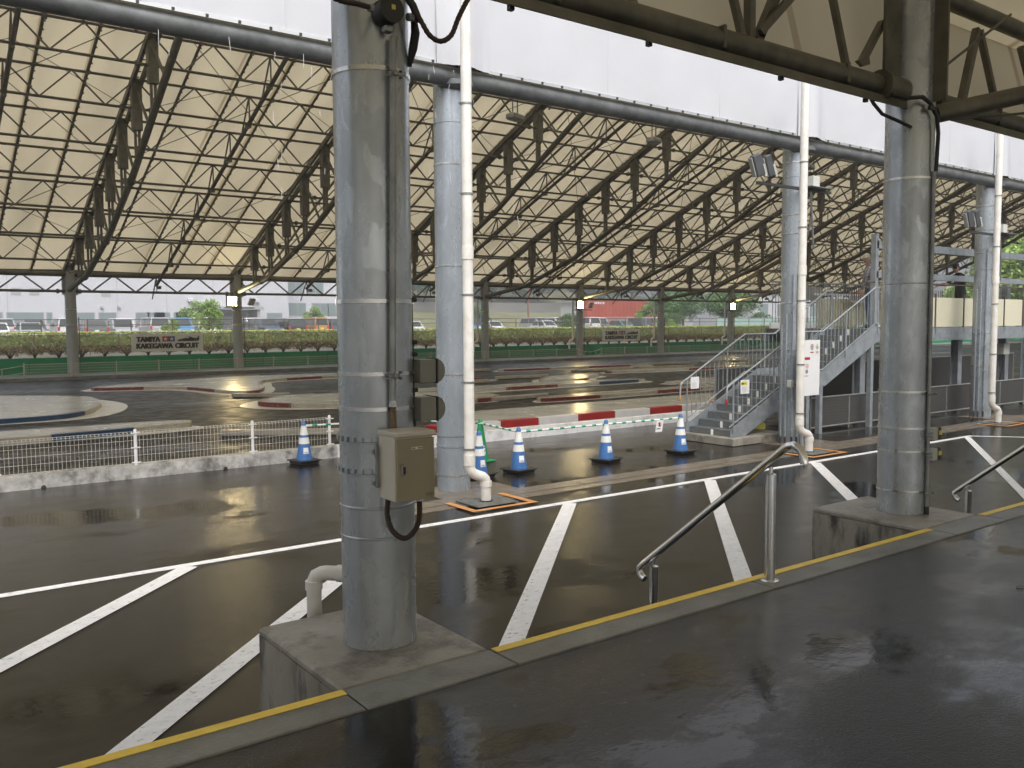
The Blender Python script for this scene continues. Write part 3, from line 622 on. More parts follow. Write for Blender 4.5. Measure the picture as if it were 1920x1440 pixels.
# conduits on the 2nd and 3rd middle columns
for x, n_, lb in ((14.2, 5, 'bundle of grey conduits up the left of the column with floodlights'), (21.66, 3, 'bundle of grey conduits up the column farthest right')):
    t = thing('conduit_bundle', lb, 'conduit', (x-.3, 10.0, 0), group='conduit bundles')
    for k in range(n_):
        a = R(178+k*20); top = (2.25, 2.45, 3.2, 3.3, 3.05)[k] + (.8 if n_ == 3 else 0)
        cx, cy = x+.262*math.cos(a)-(.05 if k < 2 else 0), 10.2+.262*math.sin(a)
        MB().tube((cx, cy, .14), (cx, cy, top), .019, 8).build('conduit', M['galvb'], t, world=True)
        MB().tube((cx, cy, .0), (cx, cy, .14), .021, 8).build('rubber_end', M['dark'], t, world=True)
    for z in (.3, 1.1, 1.75, 2.6): MB().cbox((x-.2, 10.2-.27, z), (.34, .02, .02), R(-30)).build('clamp', M['pipe'], t, world=True)
    if n_ == 5: MB().cbox((x-.34, 9.99, 1.15), (.10, .09, .14), bev=.01).build('switch_box', M['lightgrey'], t, world=True)
    MB().path([(x-.08, 9.95, 3.2), (x-.07, 9.92, 3.6), (x-.03, 9.90, 3.85), (x+.06, 9.90, 4.1), (x+.12, 9.92, 4.45), (x+.13, 9.95, 4.75)], .018, 8).build('cable', M['hose'], t, world=True)
def flood_bracket(x, label, z=4.72):
    t = thing('floodlight_bracket', label, 'floodlight', (x, 9.9, z), group='floodlight brackets on the middle columns')
    MB().bar((x-1.55, 9.86, z), (x+.62, 9.86, z), .05, .05).build('arm', M['dark'], t, world=True)
    MB().bar((x-.25, 9.80, z+.04), (x+.45, 9.80, z+.04), .25, .012).build('shelf', M['pipe'], t, world=True)
    MB().cbox((x+.07, 9.84, z+.16), (.20, .12, .19), bev=.006).build('ballast_box', M['lightgrey'], t, world=True)
    MB().bar((x-.02, 9.84, z-.03), (x+.22, 9.93, z-1.05), .03, .03).build('strut', M['pipe'], t, world=True)
    for dx, w, zz, tl in ((-1.62, .20, .28, .42), (-1.32, .16, .30, .36)):
        b = MB(); b.cbox((0, 0, 0), (w*.85, .13, .38), bev=.015)
        o = b.build('lamp_head', mat('lamp_housing', (.08, .085, .09), .5, noise_scale=6, noise_amt=.2) if 'lamp_housing' not in bpy.data.materials else bpy.data.materials['lamp_housing'], t); o.matrix_parent_inverse = Matrix.Translation(-t.location)
        o.location = (x+dx, 9.80, z+zz); o.rotation_euler = (R(8), R(-22), R(-20))
        b = MB(); b.cbox((-w/2-.012, 0, 0), (.02, .11, .34), bev=.004); b.build('lamp_glass', M['lampoff'], o)
        MB().cbox((.09, -.02, -.12), (.05, .05, .22), bev=.006).build('lamp_yoke', M['lightgrey'], o)
flood_bracket(14.2, 'pair of tilted grey floodlights on an arm of the column behind the stairs')
flood_bracket(21.66, 'small floodlight arm on the column farthest right', 4.3)

# ============================================================ traffic cones, bars
def cone(x, y, kind, label, rz=0, s=1.0):
    t = thing('traffic_cone', label, 'traffic cone', (x, y, .004), rz, group='traffic cones holding striped bars' if kind == 'blue' else 'green traffic cones')
    m0 = M['blue'] if kind == 'blue' else M['green']
    H = .70*s
    def rad(z): return .135-(.135-.036)*(z-.04)/(H-.08)
    if kind == 'blue':
        MB().cbox((0, 0, .022), (.36, .36, .044), bev=.01).build('weight', M['darkpl'], t)
        MB().cbox((0, 0, .056), (.42, .42, .018), bev=.005).build('base', M['darkpl'], t)
        zs = 0.064
    else:
        MB().cbox((0, 0, .012), (.38, .38, .02), bev=.006).build('base', m0, t); zs = .02
    MB().lathe([(rad(zs), zs), (rad(H-.08), H-.08), (.036, H-.045), (.030, H-.012), (.018, H)], n=28).build('body', m0, t)
    if kind == 'blue':
        for z0, z1 in ((.33, .435), (.475, .615)):
            MB().lathe([(rad(z0)+.003, z0), (rad(z1)+.003, z1)], n=28, close=False).build('reflective_sleeve', M['reflect'], t)
    MB().lathe([(.040, 0), (.046, .004), (.046, .012), (.040, .016)], (0, 0, H-.085), 20).build('bar_ring', M['barwhite'], t)
    # sticker, curved round the cone, facing the platform
    a0 = R(-106) if kind == 'blue' else R(-118)
    zc0, zc1 = (.17, .27) if kind == 'blue' else (.13, .27)
    def cp(a, z, e): return ((rad(z)+e)*math.cos(a), (rad(z)+e)*math.sin(a), z)
    def sticker(a_, b_, z0, z1, e, mt, nm, par, k=6):
        vs = [cp(a_+(b_-a_)*i/k, z, e) for z in (z0, z1) for i in range(k+1)]
        return MB().add(vs, [(i, i+1, k+2+i, k+1+i) for i in range(k)]).build(nm, mt, par)
    wa = R(46)
    st = sticker(a0-wa/2, a0+wa/2, zc0, zc1, .003, M['white'], 'sticker', t)
    cu = bpy.data.curves.new('lettering', 'FONT'); cu.body = 'TAMIYA'; cu.size = 1; cu.resolution_u = 2; cu.offset = .01
    tmp = bpy.data.objects.new('tmp', cu); COL.objects.link(tmp)
    me = bpy.data.meshes.new_from_object(tmp.evaluated_get(bpy.context.evaluated_depsgraph_get())); bpy.data.objects.remove(tmp); bpy.data.curves.remove(cu)
    xs = [v.co.x for v in me.vertices]; ys = [v.co.y for v in me.vertices]
    vs = [cp(a0-wa*.42+wa*.84*(v.co.x-min(xs))/(max(xs)-min(xs)), zc0+.008+.022*(v.co.y-min(ys))/(max(ys)-min(ys)), .0045) for v in me.vertices]
    MB().add(vs, [tuple(p.vertices) for p in me.polygons]).build('lettering', M['navy' if kind == 'blue' else 'black'], st)
    if kind != 'blue':
        for q, mt in ((-1, M['red']), (1, M['navy'])):
            sticker(a0+(q-1)*wa*.22, a0+(q+1)*wa*.22, zc0+.045, zc1-.012, .0042, mt, 'logo_square', st)
            vs = [cp(a0+q*wa*.22+px/rad(.2), zc0+.087+pz, .0052) for px, pz in star(0, 0, .034)]
            MB().add(vs, [tuple(range(9, -1, -1))]).build('logo_star', M['white'], st)
    return t, Vector((x, y, H-.07))
cones = {}
for k, x, y, kind, lb, rz in (
    ('L', 5.83, 13.78-.12, 'blue', 'blue cone with white bands at the end of the white mesh fence, leftmost', .15),
    ('H', 7.35, 10.75, 'blue', 'blue cone mostly hidden behind the nearest white drainpipe', .3),
    ('A', 8.08, 10.73, 'blue', 'blue cone with white bands nearest the drainpipe, first of the row to the stairs', .1),
    ('B', 9.83, 10.65, 'blue', 'blue cone with white bands in the middle of the row to the stairs', .2),
    ('C', 11.49, 10.53, 'blue', 'blue cone with white bands right beside the foot of the staircase', .05),
    ('G', 8.24, 12.0, 'green', 'green cone with a two-star sticker behind the nearest drainpipe', .25),
    ('G2', 7.55, 13.2, 'green', 'green cone half hidden behind the blue-grey column and cabinet', .1)):
    cones[k] = cone(x, y, kind, lb, rz, 1.02 if kind == 'green' else 1.0)
def cbar(a, b, label, dz=0):
    p = cones[a][1] + Vector((0, 0, dz)); q = cones[b][1] + Vector((0, 0, dz)); d = q-p; L_ = d.length
    t = thing('cone_bar', label, 'barrier bar', tuple(p), group='green and white bars between cones')
    n = max(5, int(L_/.2)); 
    for i in range(n):
        a0 = p+d*(i/n); a1 = p+d*((i+(.62 if i % 1 == 0 else 0))/n); a2 = p+d*((i+1)/n)
        MB().tube(a0, a1, .0165, 10).build('white_section', M['barwhite'], t, world=True)
        MB().tube(a1, a2, .017, 10).build('green_section', M['bargreen'], t, world=True)
cbar('A', 'B', 'green and white striped bar between the first and middle cones')
cbar('B', 'C', 'green and white striped bar between the middle cone and the cone by the stairs')
cbar('G', 'A', 'green and white striped bar from the green cone to the first blue cone')
cbar('L', 'G2', 'green and white striped bar running from the mesh fence cone behind the thick column')
cbar('G2', 'G', 'short green and white striped bar behind the blue-grey column')
# small hanging sign on the bar
o = Vector((10.93, 10.54, .625)); rt = (1, -.08, 0)
t = thing('hanging_sign', 'small white no-entry notice hanging crooked from the striped bar', 'sign', tuple(o))
flat([(-.02, 0), (.13, 0), (.095, -.20), (-.055, -.20)], M['white'], t, o, 'sign_board', rt, t1=.004)
ring(.042, -.075, .040, .030, o, M['red'], t, 'prohibition_ring', rt, t=.006)
flat([(.015, -.05), (.022, -.043), (.069, -.10), (.062, -.107)], M['black'], t, o, 'pictogram', rt, t0=.005, t1=.006)
flat([(.03, -.05), (.052, -.05), (.058, -.10), (.026, -.10)], M['black'], t, o, 'pictogram', rt, t0=.005, t1=.0055)
flat(rect(-.03, -.155, .09, .016), M['black'], t, o, 'print_line', rt, t0=.005, t1=.006)

# ============================================================ near mesh fence on its kerb wall
w = structure(MB().box(-14, 6.55, 13.92, 14.12, -.01, .20).build('kerb_wall', M['dirtywall']))
structure(MB().box(6.553, 9.0, 13.92, 14.12, -.01, .198).build('kerb_wall', M['whitewall']))
def white_wall():
    b = MB(); b.box(9.003, 22, 13.90, 14.10, -.01, .21); return structure(b.build('kerb_wall', M['whitewall']))
white_wall()
t = thing('mesh_fence', 'low white welded mesh fence on the stained kerb at left', 'fence', (2, 14.0, .2))
posts = [-4.0, -2.2, -.3, 1.45-.0, 3.26, 5.07, 6.43]
posts = [-4.0, -2.2, -.4, 1.42, 3.27, 5.08, 6.44]
for x in posts:
    p = MB().lathe([(.026, 0), (.026, .53), (.020, .545), (.008, .552)], (x, 13.99, .19), 14).build('post', M['fencew'], t, world=True)
    for z in (.235, .46, .68):
        MB().cbox((x, 13.965, z), (.14, .02, .022), bev=.006).build('clip', M['fencew'], p)
for a, b_ in zip(posts, posts[1:]):
    b = MB(); n = int((b_-a)/.055)
    for i in range(1, n):
        x = a+(b_-a)*i/n
        b.bar((x, 13.985, .225), (x, 13.985, .69), .0042)
        b.bar((x, 13.985, .69), (x, 14.015, .70), .0055); b.bar((x, 14.015, .70), (x, 14.01, .675), .0055)
    for z in (.225, .34, .455, .57, .675): b.bar((a+.03, 13.98, z), (b_-.03, 13.98, z), .005)
    b.bar((a+.03, 14.015, .70), (b_-.03, 14.015, .70), .006)
    b.build('mesh_panel', M['fence'], t, world=True, kind='stuff')
for x in (2.0, 4.6): structure(MB().path([(x, 13.915, .005), (x, 13.93, .005)], .035, 12).build('weep_hole', M['dark']))

# ============================================================ track islands and kerbs
def crom(pts, k=6, closed=True):
    n = len(pts); out = []
    rng = range(n) if closed else range(n-1)
    for i in rng:
        g = lambda j: Vector(pts[j % n]) if closed else Vector(pts[min(max(j, 0), n-1)])
        a, b, c, d = g(i-1), g(i), g(i+1), g(i+2)
        for j in range(k):
            u = j/k; out.append(.5*((2*b)+(-a+c)*u+(2*a-5*b+4*c-d)*u*u+(-a+3*b-3*c+d)*u**3))
    if not closed: out.append(Vector(pts[-1]))
    return out
def offset(poly, d):
    n = len(poly); out = []
    for i in range(n):
        e = (poly[(i+1) % n]-poly[i-1]).normalized(); out.append(poly[i]+Vector((e.y, -e.x))*d)
    return out
def island(label, pts, h, mats, seg=1.2, apron=None, kw=.16, smooth=6):
    P = crom([Vector(p) for p in pts], smooth)
    area = sum(P[i-1].x*P[i].y-P[i].x*P[i-1].y for i in range(len(P)))
    if area < 0: P.reverse()
    c = sum(P, Vector((0, 0)))/len(P)
    t = thing('track_island', label, 'track island', (c.x, c.y, 0), group='raised concrete islands of the race track')
    inner = offset(P, -kw)
    MB().prism([tuple(p) for p in inner], 0, h-.004).build('slab', M['slab'], t, world=True)
    if apron:
        A = [p + (offset(P, 1)[i]-p)*0 for i, p in enumerate(P)]
        wv = apron; off = [P[i]+((P[(i+1) % len(P)]-P[i-1]).normalized().yx * Vector((1, -1)))*wv(i/len(P)) for i in range(len(P))]
        MB().prism([tuple(p) for p in off], .002, .016).build('apron', M['apron'], t, world=True)
    # kerb blocks
    acc = 0; start = 0; ci = 0; n = len(P)
    i = 0
    while i < n:
        j = i; L_ = 0
        while j < n and L_ < seg: L_ += (P[(j+1) % n]-P[j]).length; j += 1
        b = MB(); k = j-i
        vs = []
        for q in range(i, j+1):
            o_, n_ = P[q % n], inner[q % n]
            vs += [(o_.x, o_.y, 0), (o_.x, o_.y, h*.9), ((o_*.85+n_*.15).x, (o_*.85+n_*.15).y, h), (n_.x, n_.y, h), (n_.x, n_.y, 0)]
        fs = []
        for q in range(k):
            for e in range(4): fs.append((q*5+e, (q+1)*5+e, (q+1)*5+e+1, q*5+e+1))
        fs += [(0, 1, 2, 3, 4), tuple(k*5+e for e in (4, 3, 2, 1, 0))]
        b.add(vs, fs).build('kerb_block', M[mats[ci % len(mats)]], t, world=True)
        ci += 1; i = j
    return t
island('long white concrete island at far left, its pointed end by the second mesh fence post', [(-6, 23.2), (2.3, 23.55), (4.3, 24.2), (5.25, 26.3), (5.6, 28.4), (5.2, 30.3), (2.5, 31.9), (-6, 32.4)], .13, ('bluek', 'creamold', 'slab'), 2.4,
       apron=lambda u: .05 + .65*max(0, math.sin((u-.12)*math.pi/.5)) if .12 < u < .62 else .05)
island('long white concrete island below the far fence, red and cream kerb along its front', [(6.5, 33.9), (9.0, 32.3), (9.8, 29.0), (10.6, 28.6), (11.5, 30.3), (12.2, 32.4), (13.4, 34.2), (18, 34.9), (20, 35.3), (17, 36.6), (11, 36.7)], .12, ('redold', 'creamold'), 1.6,
       apron=lambda u: .35)
island('oval white concrete island left of the nearest column with a red and cream kerb', [(9.0, 24.3), (9.3, 23.1), (10.4, 22.1), (12.5, 21.2), (15, 21.0), (15.6, 22.6), (14, 24.5), (12, 25.7), (10.2, 25.7)], .14, ('redold', 'creamold'), 1.5,
       apron=lambda u: .05+.45*max(0, math.cos(u*2*math.pi)))
island('narrow concrete island with a blue kerb block just beyond the white mesh fence', [(-8, 19.4), (2, 19.3), (5.2, 19.75), (5.9, 20.1), (5.5, 20.6), (2, 20.9), (-8, 21)], .15, ('creamold', 'creamold', 'bluek'), 1.5,
       apron=lambda u: .04+.3*max(0, math.cos((u-.33)*2*math.pi*1.5)) if .1 < u < .6 else .04)
island('narrow middle track island of red and cream blocks ending behind the staircase', [(15.8, 19.9), (18, 19.75), (22, 19.85), (27, 20.1), (33, 20.4), (33, 21.1), (22, 20.8), (17, 20.6)], .12, ('redold', 'creamold'), 1.9, apron=lambda u: .12)
island('wide track island with blue and red kerb blocks crossing beyond the red and white kerb', [(13.5, 24.3), (17, 24.2), (21.3, 24.1), (24.3, 24.2), (24.0, 24.7), (21.5, 25.4), (17, 25.7), (13.5, 25.9)], .12, ('bluek', 'slab', 'redold', 'slab'), 1.9, apron=lambda u: .3 if u < .45 else .04)
island('short track island behind the crossing one with blue and red kerb ends', [(21.2, 26.3), (23.0, 26.2), (24.2, 27.2), (25.4, 28.0), (23.8, 28.4), (21.9, 27.6)], .12, ('slab', 'redold', 'slab', 'bluek'), 1.4, apron=lambda u: .3)
island('distant thin track island with white apron in front of the far columns', [(24.6, 33.8), (28, 33.6), (33, 33.2), (33.6, 33.5), (30, 34.2), (25.5, 34.6)], .11, ('redold', 'creamold'), 2.0, apron=lambda u: .25)
island('distant small track island right of the crossing, red block at its end', [(27.4, 29.3), (31, 28.7), (36, 28.4), (36.3, 29), (31, 29.6), (28, 29.9)], .11, ('creamold', 'slab', 'redold'), 2.0, apron=lambda u: .2)
island('far right dark track island seen under the staircase rail', [(24, 22.8), (28, 22.0), (36, 21.8), (36, 23), (29, 23.6)], .11, ('slab', 'redold'), 2.2, apron=lambda u: .2)
# big foreground plateau with fresh red/white kerb
t = thing('track_island', 'pale concrete plateau with the bright red and white kerb behind the cones', 'track island', (15, 15, 0), group='raised concrete islands of the race track')
MB().prism([(10.2, 15.25), (10.6, 15.02), (32, 15.02), (32, 17.05), (11.6, 17.05), (10.3, 16.3)], 0, .246).build('slab', M['slab'], t, world=True)
edge = [(9.85, 16.0), (9.9, 15.5), (10.2, 15.1), (10.75, 14.9)]
bx = [10.75, 11.78, 12.92, 14.05, 15.2, 16.32, 17.45, 18.6, 19.7, 20.8, 22, 23.2]
E2 = [Vector(p) for p in edge]
for i in range(3):
    a, b = E2[i], E2[i+1]; n = Vector((-(b-a).y, (b-a).x)).normalized()*.2
    MB().prism([tuple(a), tuple(b), tuple(b+n), tuple(a+n)], 0, .25).build('kerb_block', M['whitek'], t, world=True)
for i, (a, b) in enumerate(zip(bx, bx[1:])):
    MB().cbox(((a+b)/2, 15.0, .124), (b-a-.006, .2, .252), bev=.012).build('kerb_block', M['redk' if i % 2 == 0 else 'whitek'], t, world=True)
MB().cbox((9.45, 15.3, .11), (.25, .5, .22), .4, bev=.01).build('kerb_block', M['redk'], t, world=True)
# loose kerb blocks on the track
LOOSE = [((.9, 31.6), (3.2, 31.2)), ((9.4, 27.6), (10.9, 26.6)), ((5.9, 18.1), (8.8, 16.2)), ((13.2, 20.9), (14.25, 20.95)), ((14.45, 21.0), (17.1, 21.2)), ((18.4, 28.1), (19.6, 27.9)), ((20.9, 29.3), (23.5, 29.1)), ((21.5, 35), (24.4, 34.7)),
         ((34, 33.5), (37, 33.3)), ((38, 33.4), (42, 33.2)), ((43, 33.4), (47, 33.2)), ((26.6, 31.2), (30.2, 30.8)), ((30.7, 30.8), (34.2, 30.5))]
LBL = ['at the far left beyond the white island', 'lying between the long island and the oval island', 'behind the right end of the white mesh fence, the nearest one', 'shorter of two end to end behind the nearest drainpipe', 'longer of two end to end behind the nearest drainpipe',
       'seen just right of the nearest drainpipe, farther back', 'in front of the crossing island, low and dirty', 'left of the distant thin island', 'first in the row right of the distant thin island', 'second in the row right of the distant thin island', 'third in the row right of the distant thin island',
       'first of two before the red ended island', 'second of two before the red ended island']
for (a, b), l in zip(LOOSE, LBL):
    a = Vector(a); b = Vector(b); d = b-a
    o = MB().cbox((0, 0, .07), (d.length, .16, .13), bev=.02).build('kerb_beam', M['creamold'], None)
    o.location = ((a.x+b.x)/2, (a.y+b.y)/2, .004); o.rotation_euler[2] = math.atan2(d.y, d.x)
    tag(o, 'loose cream kerb beam '+l, 'kerb beam', 'loose kerb beams on the track')
o = MB().cbox((0, 0, .06), (.35, .3, .10), bev=.01).build('kerb_beam', M['redold'], None); o.location = (19.9, 29.1, .02)
tag(o, 'small red block on a white painted oval on the track', 'kerb beam')
structure(MB().prism([(19.9+.95*math.cos(a*.3142), 29.1+.45*math.sin(a*.3142)) for a in range(20)], .006, .012).build('painted_oval', M['apron']))

# ============================================================ the track canopy (big roof)
BAY = 7.56; TX = [7.6+BAY*k for k in range(-2, 10)]
RIDGE = 26.9
def zu(y): return 23.63-.43*y if y >= RIDGE else 12.063-.30*(RIDGE-y)
PY = [28.72, 30.80, 32.86, 34.90, 36.90, 38.88, 40.88, 43.0]
canopy = thing('track_canopy', 'huge tan membrane roof on dark tubular trusses covering the race track', 'roof', (34, 43.6, 0))
# membrane: one sheet per bay and half
first = None
def bay_sheet(y0, y1, nm):
    b = MB(); n = 10; vs = []; k = 6
    for j in range(n+1):
        for i in range(k+1):
            y = y0+(y1-y0)*j/n; s = .10*math.sin(math.pi*i/k)*(1 if True else 0)
            vs.append((BAY*i/k, y, zu(y)+.12-s*.6))
    b.add(vs, [(j*(k+1)+i, j*(k+1)+i+1, (j+1)*(k+1)+i+1, (j+1)*(k+1)+i) for j in range(n) for i in range(k)], True)
    return b.build(nm, M['membrane'], canopy, world=True)
for (y0, y1) in ((RIDGE, 44.0), (10.0, RIDGE)):
    s0 = bay_sheet(y0, y1, 'membrane_panel'); s0.location.x = TX[0]
    for x in TX[1:-1]: inst(s0, (x, 0, 0))
# main trusses
LOWP = [(25.2, 10.72), (26.2, 10.25), (28.4, 9.05), (31.5, 7.35), (35.2, 5.72), (39.4, 4.42), (43.4, 3.92)]
def zl(y):
    for (a, b), (c, d) in zip(LOWP, LOWP[1:]):
        if a <= y <= c: return b+(d-b)*(y-a)/(c-a)
    return LOWP[0][1]+.5*(LOWP[0][0]-y) if y < LOWP[0][0] else LOWP[-1][1]
tr = MB()
for s in (-.14, .14): tr.bar((s, RIDGE-.5, zu(RIDGE)-.06), (s, 43.8, zu(43.8)-.06), .10, .20)
tr = tr.build('roof_truss', M['roofsteel'], canopy, world=True)
MB().path([(0, y, z) for y, z in LOWP], .115, 12).build('lower_chord', M['roofsteel'], tr)
MB().tube((0, 25.2, 10.72), (0, 10.2, 6.7), .11, 10).build('lower_chord', M['roofsteel'], tr)
MB().bar((0, RIDGE, zu(RIDGE)-.05), (0, 10.1, zu(10.1)-.05), .3, .18).build('upper_chord', M['roofsteel'], tr)
b = MB()
for i in range(60):
    y = RIDGE+.2+i*.28; b.cbox((0, y, zu(y)-.02), (.2, .07, .03))
b.build('lacing', M['beam'], tr, kind='stuff')
for y in PY[:-1]:
    zt, zb = zu(y)-.15, zl(y); hh = (zt-zb)*.62
    b = MB(); b.ext([(y-.17, zt), (y+.17, zt), (y+.15, zt-hh*.6), (y+.13, zt-hh), (y-.13, zt-hh), (y-.15, zt-hh*.5)], 'x', -.15, .15)
    b.bar((-.06, y, zt-hh), (-.06, y, zb), .07, .10); b.bar((.06, y, zt-hh), (.06, y, zb), .07, .10)
    b.ext([(y+.17, zt), (y+.5, zt-.16), (y+.24, zt-.3), (y+.16, zt-.55)], 'x', -.02, .02)
    b.build('post', M['roofsteel'], tr)
for a, c in zip([26.8]+PY, PY[:-1]): MB().bar((0, c, zu(c)-.35), (0, a+.55, zl(a+.55)), .07, .07).build('diagonal', M['roofsteel'], tr)
for y in (31.9, 36.0, 40.1): MB().lathe([(.07, -.14), (.16, -.06), (.16, .06), (.07, .14)], (0, y, zl(y)), 10).build('joint_flange', M['roofsteel'], tr)
tr.location.x = TX[0]
for x in TX[1:-1]:
    c = inst(tr, (x, 0, 0))
    for ch in tr.children: inst(ch, ch.location, c)
# purlin trusses (one per bay and line)
D = .94
def purlin(y, dz, heavy):
    zt = zu(y)-.06 if dz is None else dz[0]; zb = zt-D if dz is None else dz[1]
    if heavy: zt, zb = dz
    b = MB(); rt = .11 if heavy else .046; rb = .06 if heavy else .046
    b.tube((0, y, zt), (BAY, y, zt), rt, 8); b.tube((0, y, zb), (BAY, y, zb), rb, 8)
    for i in range(4):
        a = BAY*i/4; m_ = BAY*(i+.5)/4; c = BAY*(i+1)/4
        b.bar((a, y, zt), (m_, y, zb), .046 if not heavy else .065); b.bar((m_, y, zb), (c, y, zt), .046 if not heavy else .065)
    b.bar((BAY/2, y, zt), (BAY/2, y, zb), .04)
    b.bar((BAY/2, y, zt), (BAY/2, y+.85, zb-.28), .045)
    for f in (.06, .94): b.path([(BAY*f-.05, y, zb), (BAY*f+.05, y, zb)], rb+.045, 8)
    return b.build('purlin_truss', M['roofsteel'], canopy, world=True)
rows = [(y, None, False) for y in PY[:-1]]+[(43.55, (4.62, 3.86), True)]+[(26.75, None, False), (22.5, None, False), (18.5, None, False), (14.5, None, False)]
for row in rows:
    p0 = purlin(*row); p0.location.x = TX[0]
    for x in TX[1:-1]: inst(p0, (x, 0, 0))
# secondary rafters, rods
b = MB(); b.tube((BAY/2, RIDGE, zu(RIDGE)-D-.1), (BAY/2, 43.6, zu(43.6)-D+.25), .075, 8)
for y in PY: b.cbox((BAY/2, y+.15, zu(y)-D-.12), (.13, .3, .14))
s0 = b.build('secondary_rafter', M['roofsteel'], canopy, world=True); s0.location.x = TX[0]
for x in TX[1:-1]: inst(s0, (x, 0, 0))
for fx in (.2, .42, .61, .81):
    b = MB(); b.tube((BAY*fx, RIDGE, zu(RIDGE)-.04), (BAY*fx, 43.9, zu(43.9)-.04), .05, 6)
    for i in range(46):
        y = RIDGE+.3+i*.36; b.cbox((BAY*fx+.04, y, zu(y)-.01), (.10, .03, .05))
    for y in PY: b.cbox((BAY*fx, y, zu(y)-.07), (.09, .18, .12))
    s0 = b.build('rafter', M['roofsteel'], canopy, world=True); s0.location.x = TX[0]
    for x in TX[1:-1]: inst(s0, (x, 0, 0))
b = MB()
for a, c in ((27, 34.9), (34.9, 43)):
    b.tube((0, a, zu(a)-.5), (BAY, c, zu(c)-.5), .014, 5); b.tube((BAY, a, zu(a)-.5), (0, c, zu(c)-.5), .014, 5)
    m_ = (a+c)/2
    b.tube((0, m_, zu(m_)-1.0), (BAY/2, m_-2, zu(m_-2)-.7), .011, 5); b.tube((BAY, m_, zu(m_)-1.0), (BAY/2, m_-2, zu(m_-2)-.7), .011, 5)
s0 = b.build('tie_rods', M['roofsteel'], canopy, world=True); s0.location.x = TX[0]
for x in TX[1:-1]: inst(s0, (x, 0, 0))
# edge tube at the far gable
MB().tube((TX[-1], RIDGE, zu(RIDGE)), (TX[-1], 44, zu(44)), .13, 10).build('gable_tube', M['roofsteel'], canopy, world=True)
MB().bar((TX[0], 44.0, zu(44.0)+.03), (TX[-1], 44.0, zu(44.0)+.03), .12, .22).build('eave_trim', M['roofsteel'], canopy, world=True)
# near eave: beam, keder rail and white fascia
b = MB(); b.tube((-8, 10.02, 5.565), (76, 10.02, 5.565), .128, 16); b.build('eave_beam', M['beam'], canopy, world=True)
MB().box(-8, 76, 9.86, 9.885, 5.655, 5.70).build('keder_rail', M['band'], canopy, world=True)
b = MB()
for i in range(180):
    x = -4+i*.36; b.cbox((x, 9.86, 5.675), (.03, .02, .03))
b.build('keder_bolts', M['dark'], canopy, world=True, kind='stuff')
W = BAY/3; vs = []; nx, nz_ = 12, 6
def fz(i, j, colm):
    x = W*i/nx; z = 5.69+1.75*j/nz_
    return (x, 9.87-.01*math.sin(3*x+2*z)-.006*math.sin(9*x), z)
b = MB(); b.add([fz(i, j, 0) for j in range(nz_+1) for i in range(nx+1)], [(j*(nx+1)+i, j*(nx+1)+i+1, (j+1)*(nx+1)+i+1, (j+1)*(nx+1)+i) for j in range(nz_) for i in range(nx)], True)
b.box(-.006, .006, 9.862, 9.874, 5.69, 7.44)
f0 = b.build('fascia_panel', M['fascia'], canopy, world=True); f0.location.x = -8.5
for k in range(1, 34): inst(f0, (-8.5+W*k, 0, 0))
MB().box(-8.5, 77, 9.88, 9.98, 7.42, 7.5).build('fascia_cap', M['beam'], canopy, world=True)
# gathered membrane where the columns meet the fascia
for x in mid_x:
    b = MB(); vs = []
    for j in range(9):
        for i in range(17):
            u = (i-8)/8; z = 5.66+j*.19; a = math.exp(-(u*1.9)**2)
            vs.append((x+u*.42, 9.855-.11*a*(1-.6*j/8)-.008*math.sin(i*2.6+j)*(1-j/9), z))
    b.add(vs, [(j*17+i, j*17+i+1, (j+1)*17+i+1, (j+1)*17+i) for j in range(8) for i in range(16)], True)
    b.build('membrane_gather', M['fascia'], canopy, world=True)
    MB().lathe([(.19, 0), (.24, .03), (.24, .09), (.19, .12)], (x, 10.06, 5.42), 20).build('head_collar', M['beam'], canopy, world=True)
# small hanging lamps under the eave
for x, l in ((9.0, 'left'), (12.3, 'middle'), (17.2, 'third'), (24.9, 'right')):
    t = thing('hanging_lamp', 'small grey lamp hung under the roof eave, '+l+' one of the eave lamps', 'lamp', (x, 12.0, 5.9), group='lamps under the near eave')
    z0 = 2.3+.323*12.0-.42 if x < 15 else 5.75
    MB().cbox((x, 12.0, z0), (.30, .20, .10), .3, bev=.02).build('lamp_head', M['pipe'], t, world=True)
    for s in (-.05, .05): MB().bar((x+s, 12, z0+.05), (x+s, 12, z0+.5), .015).build('hanger', M['roofsteel'], t, world=True)

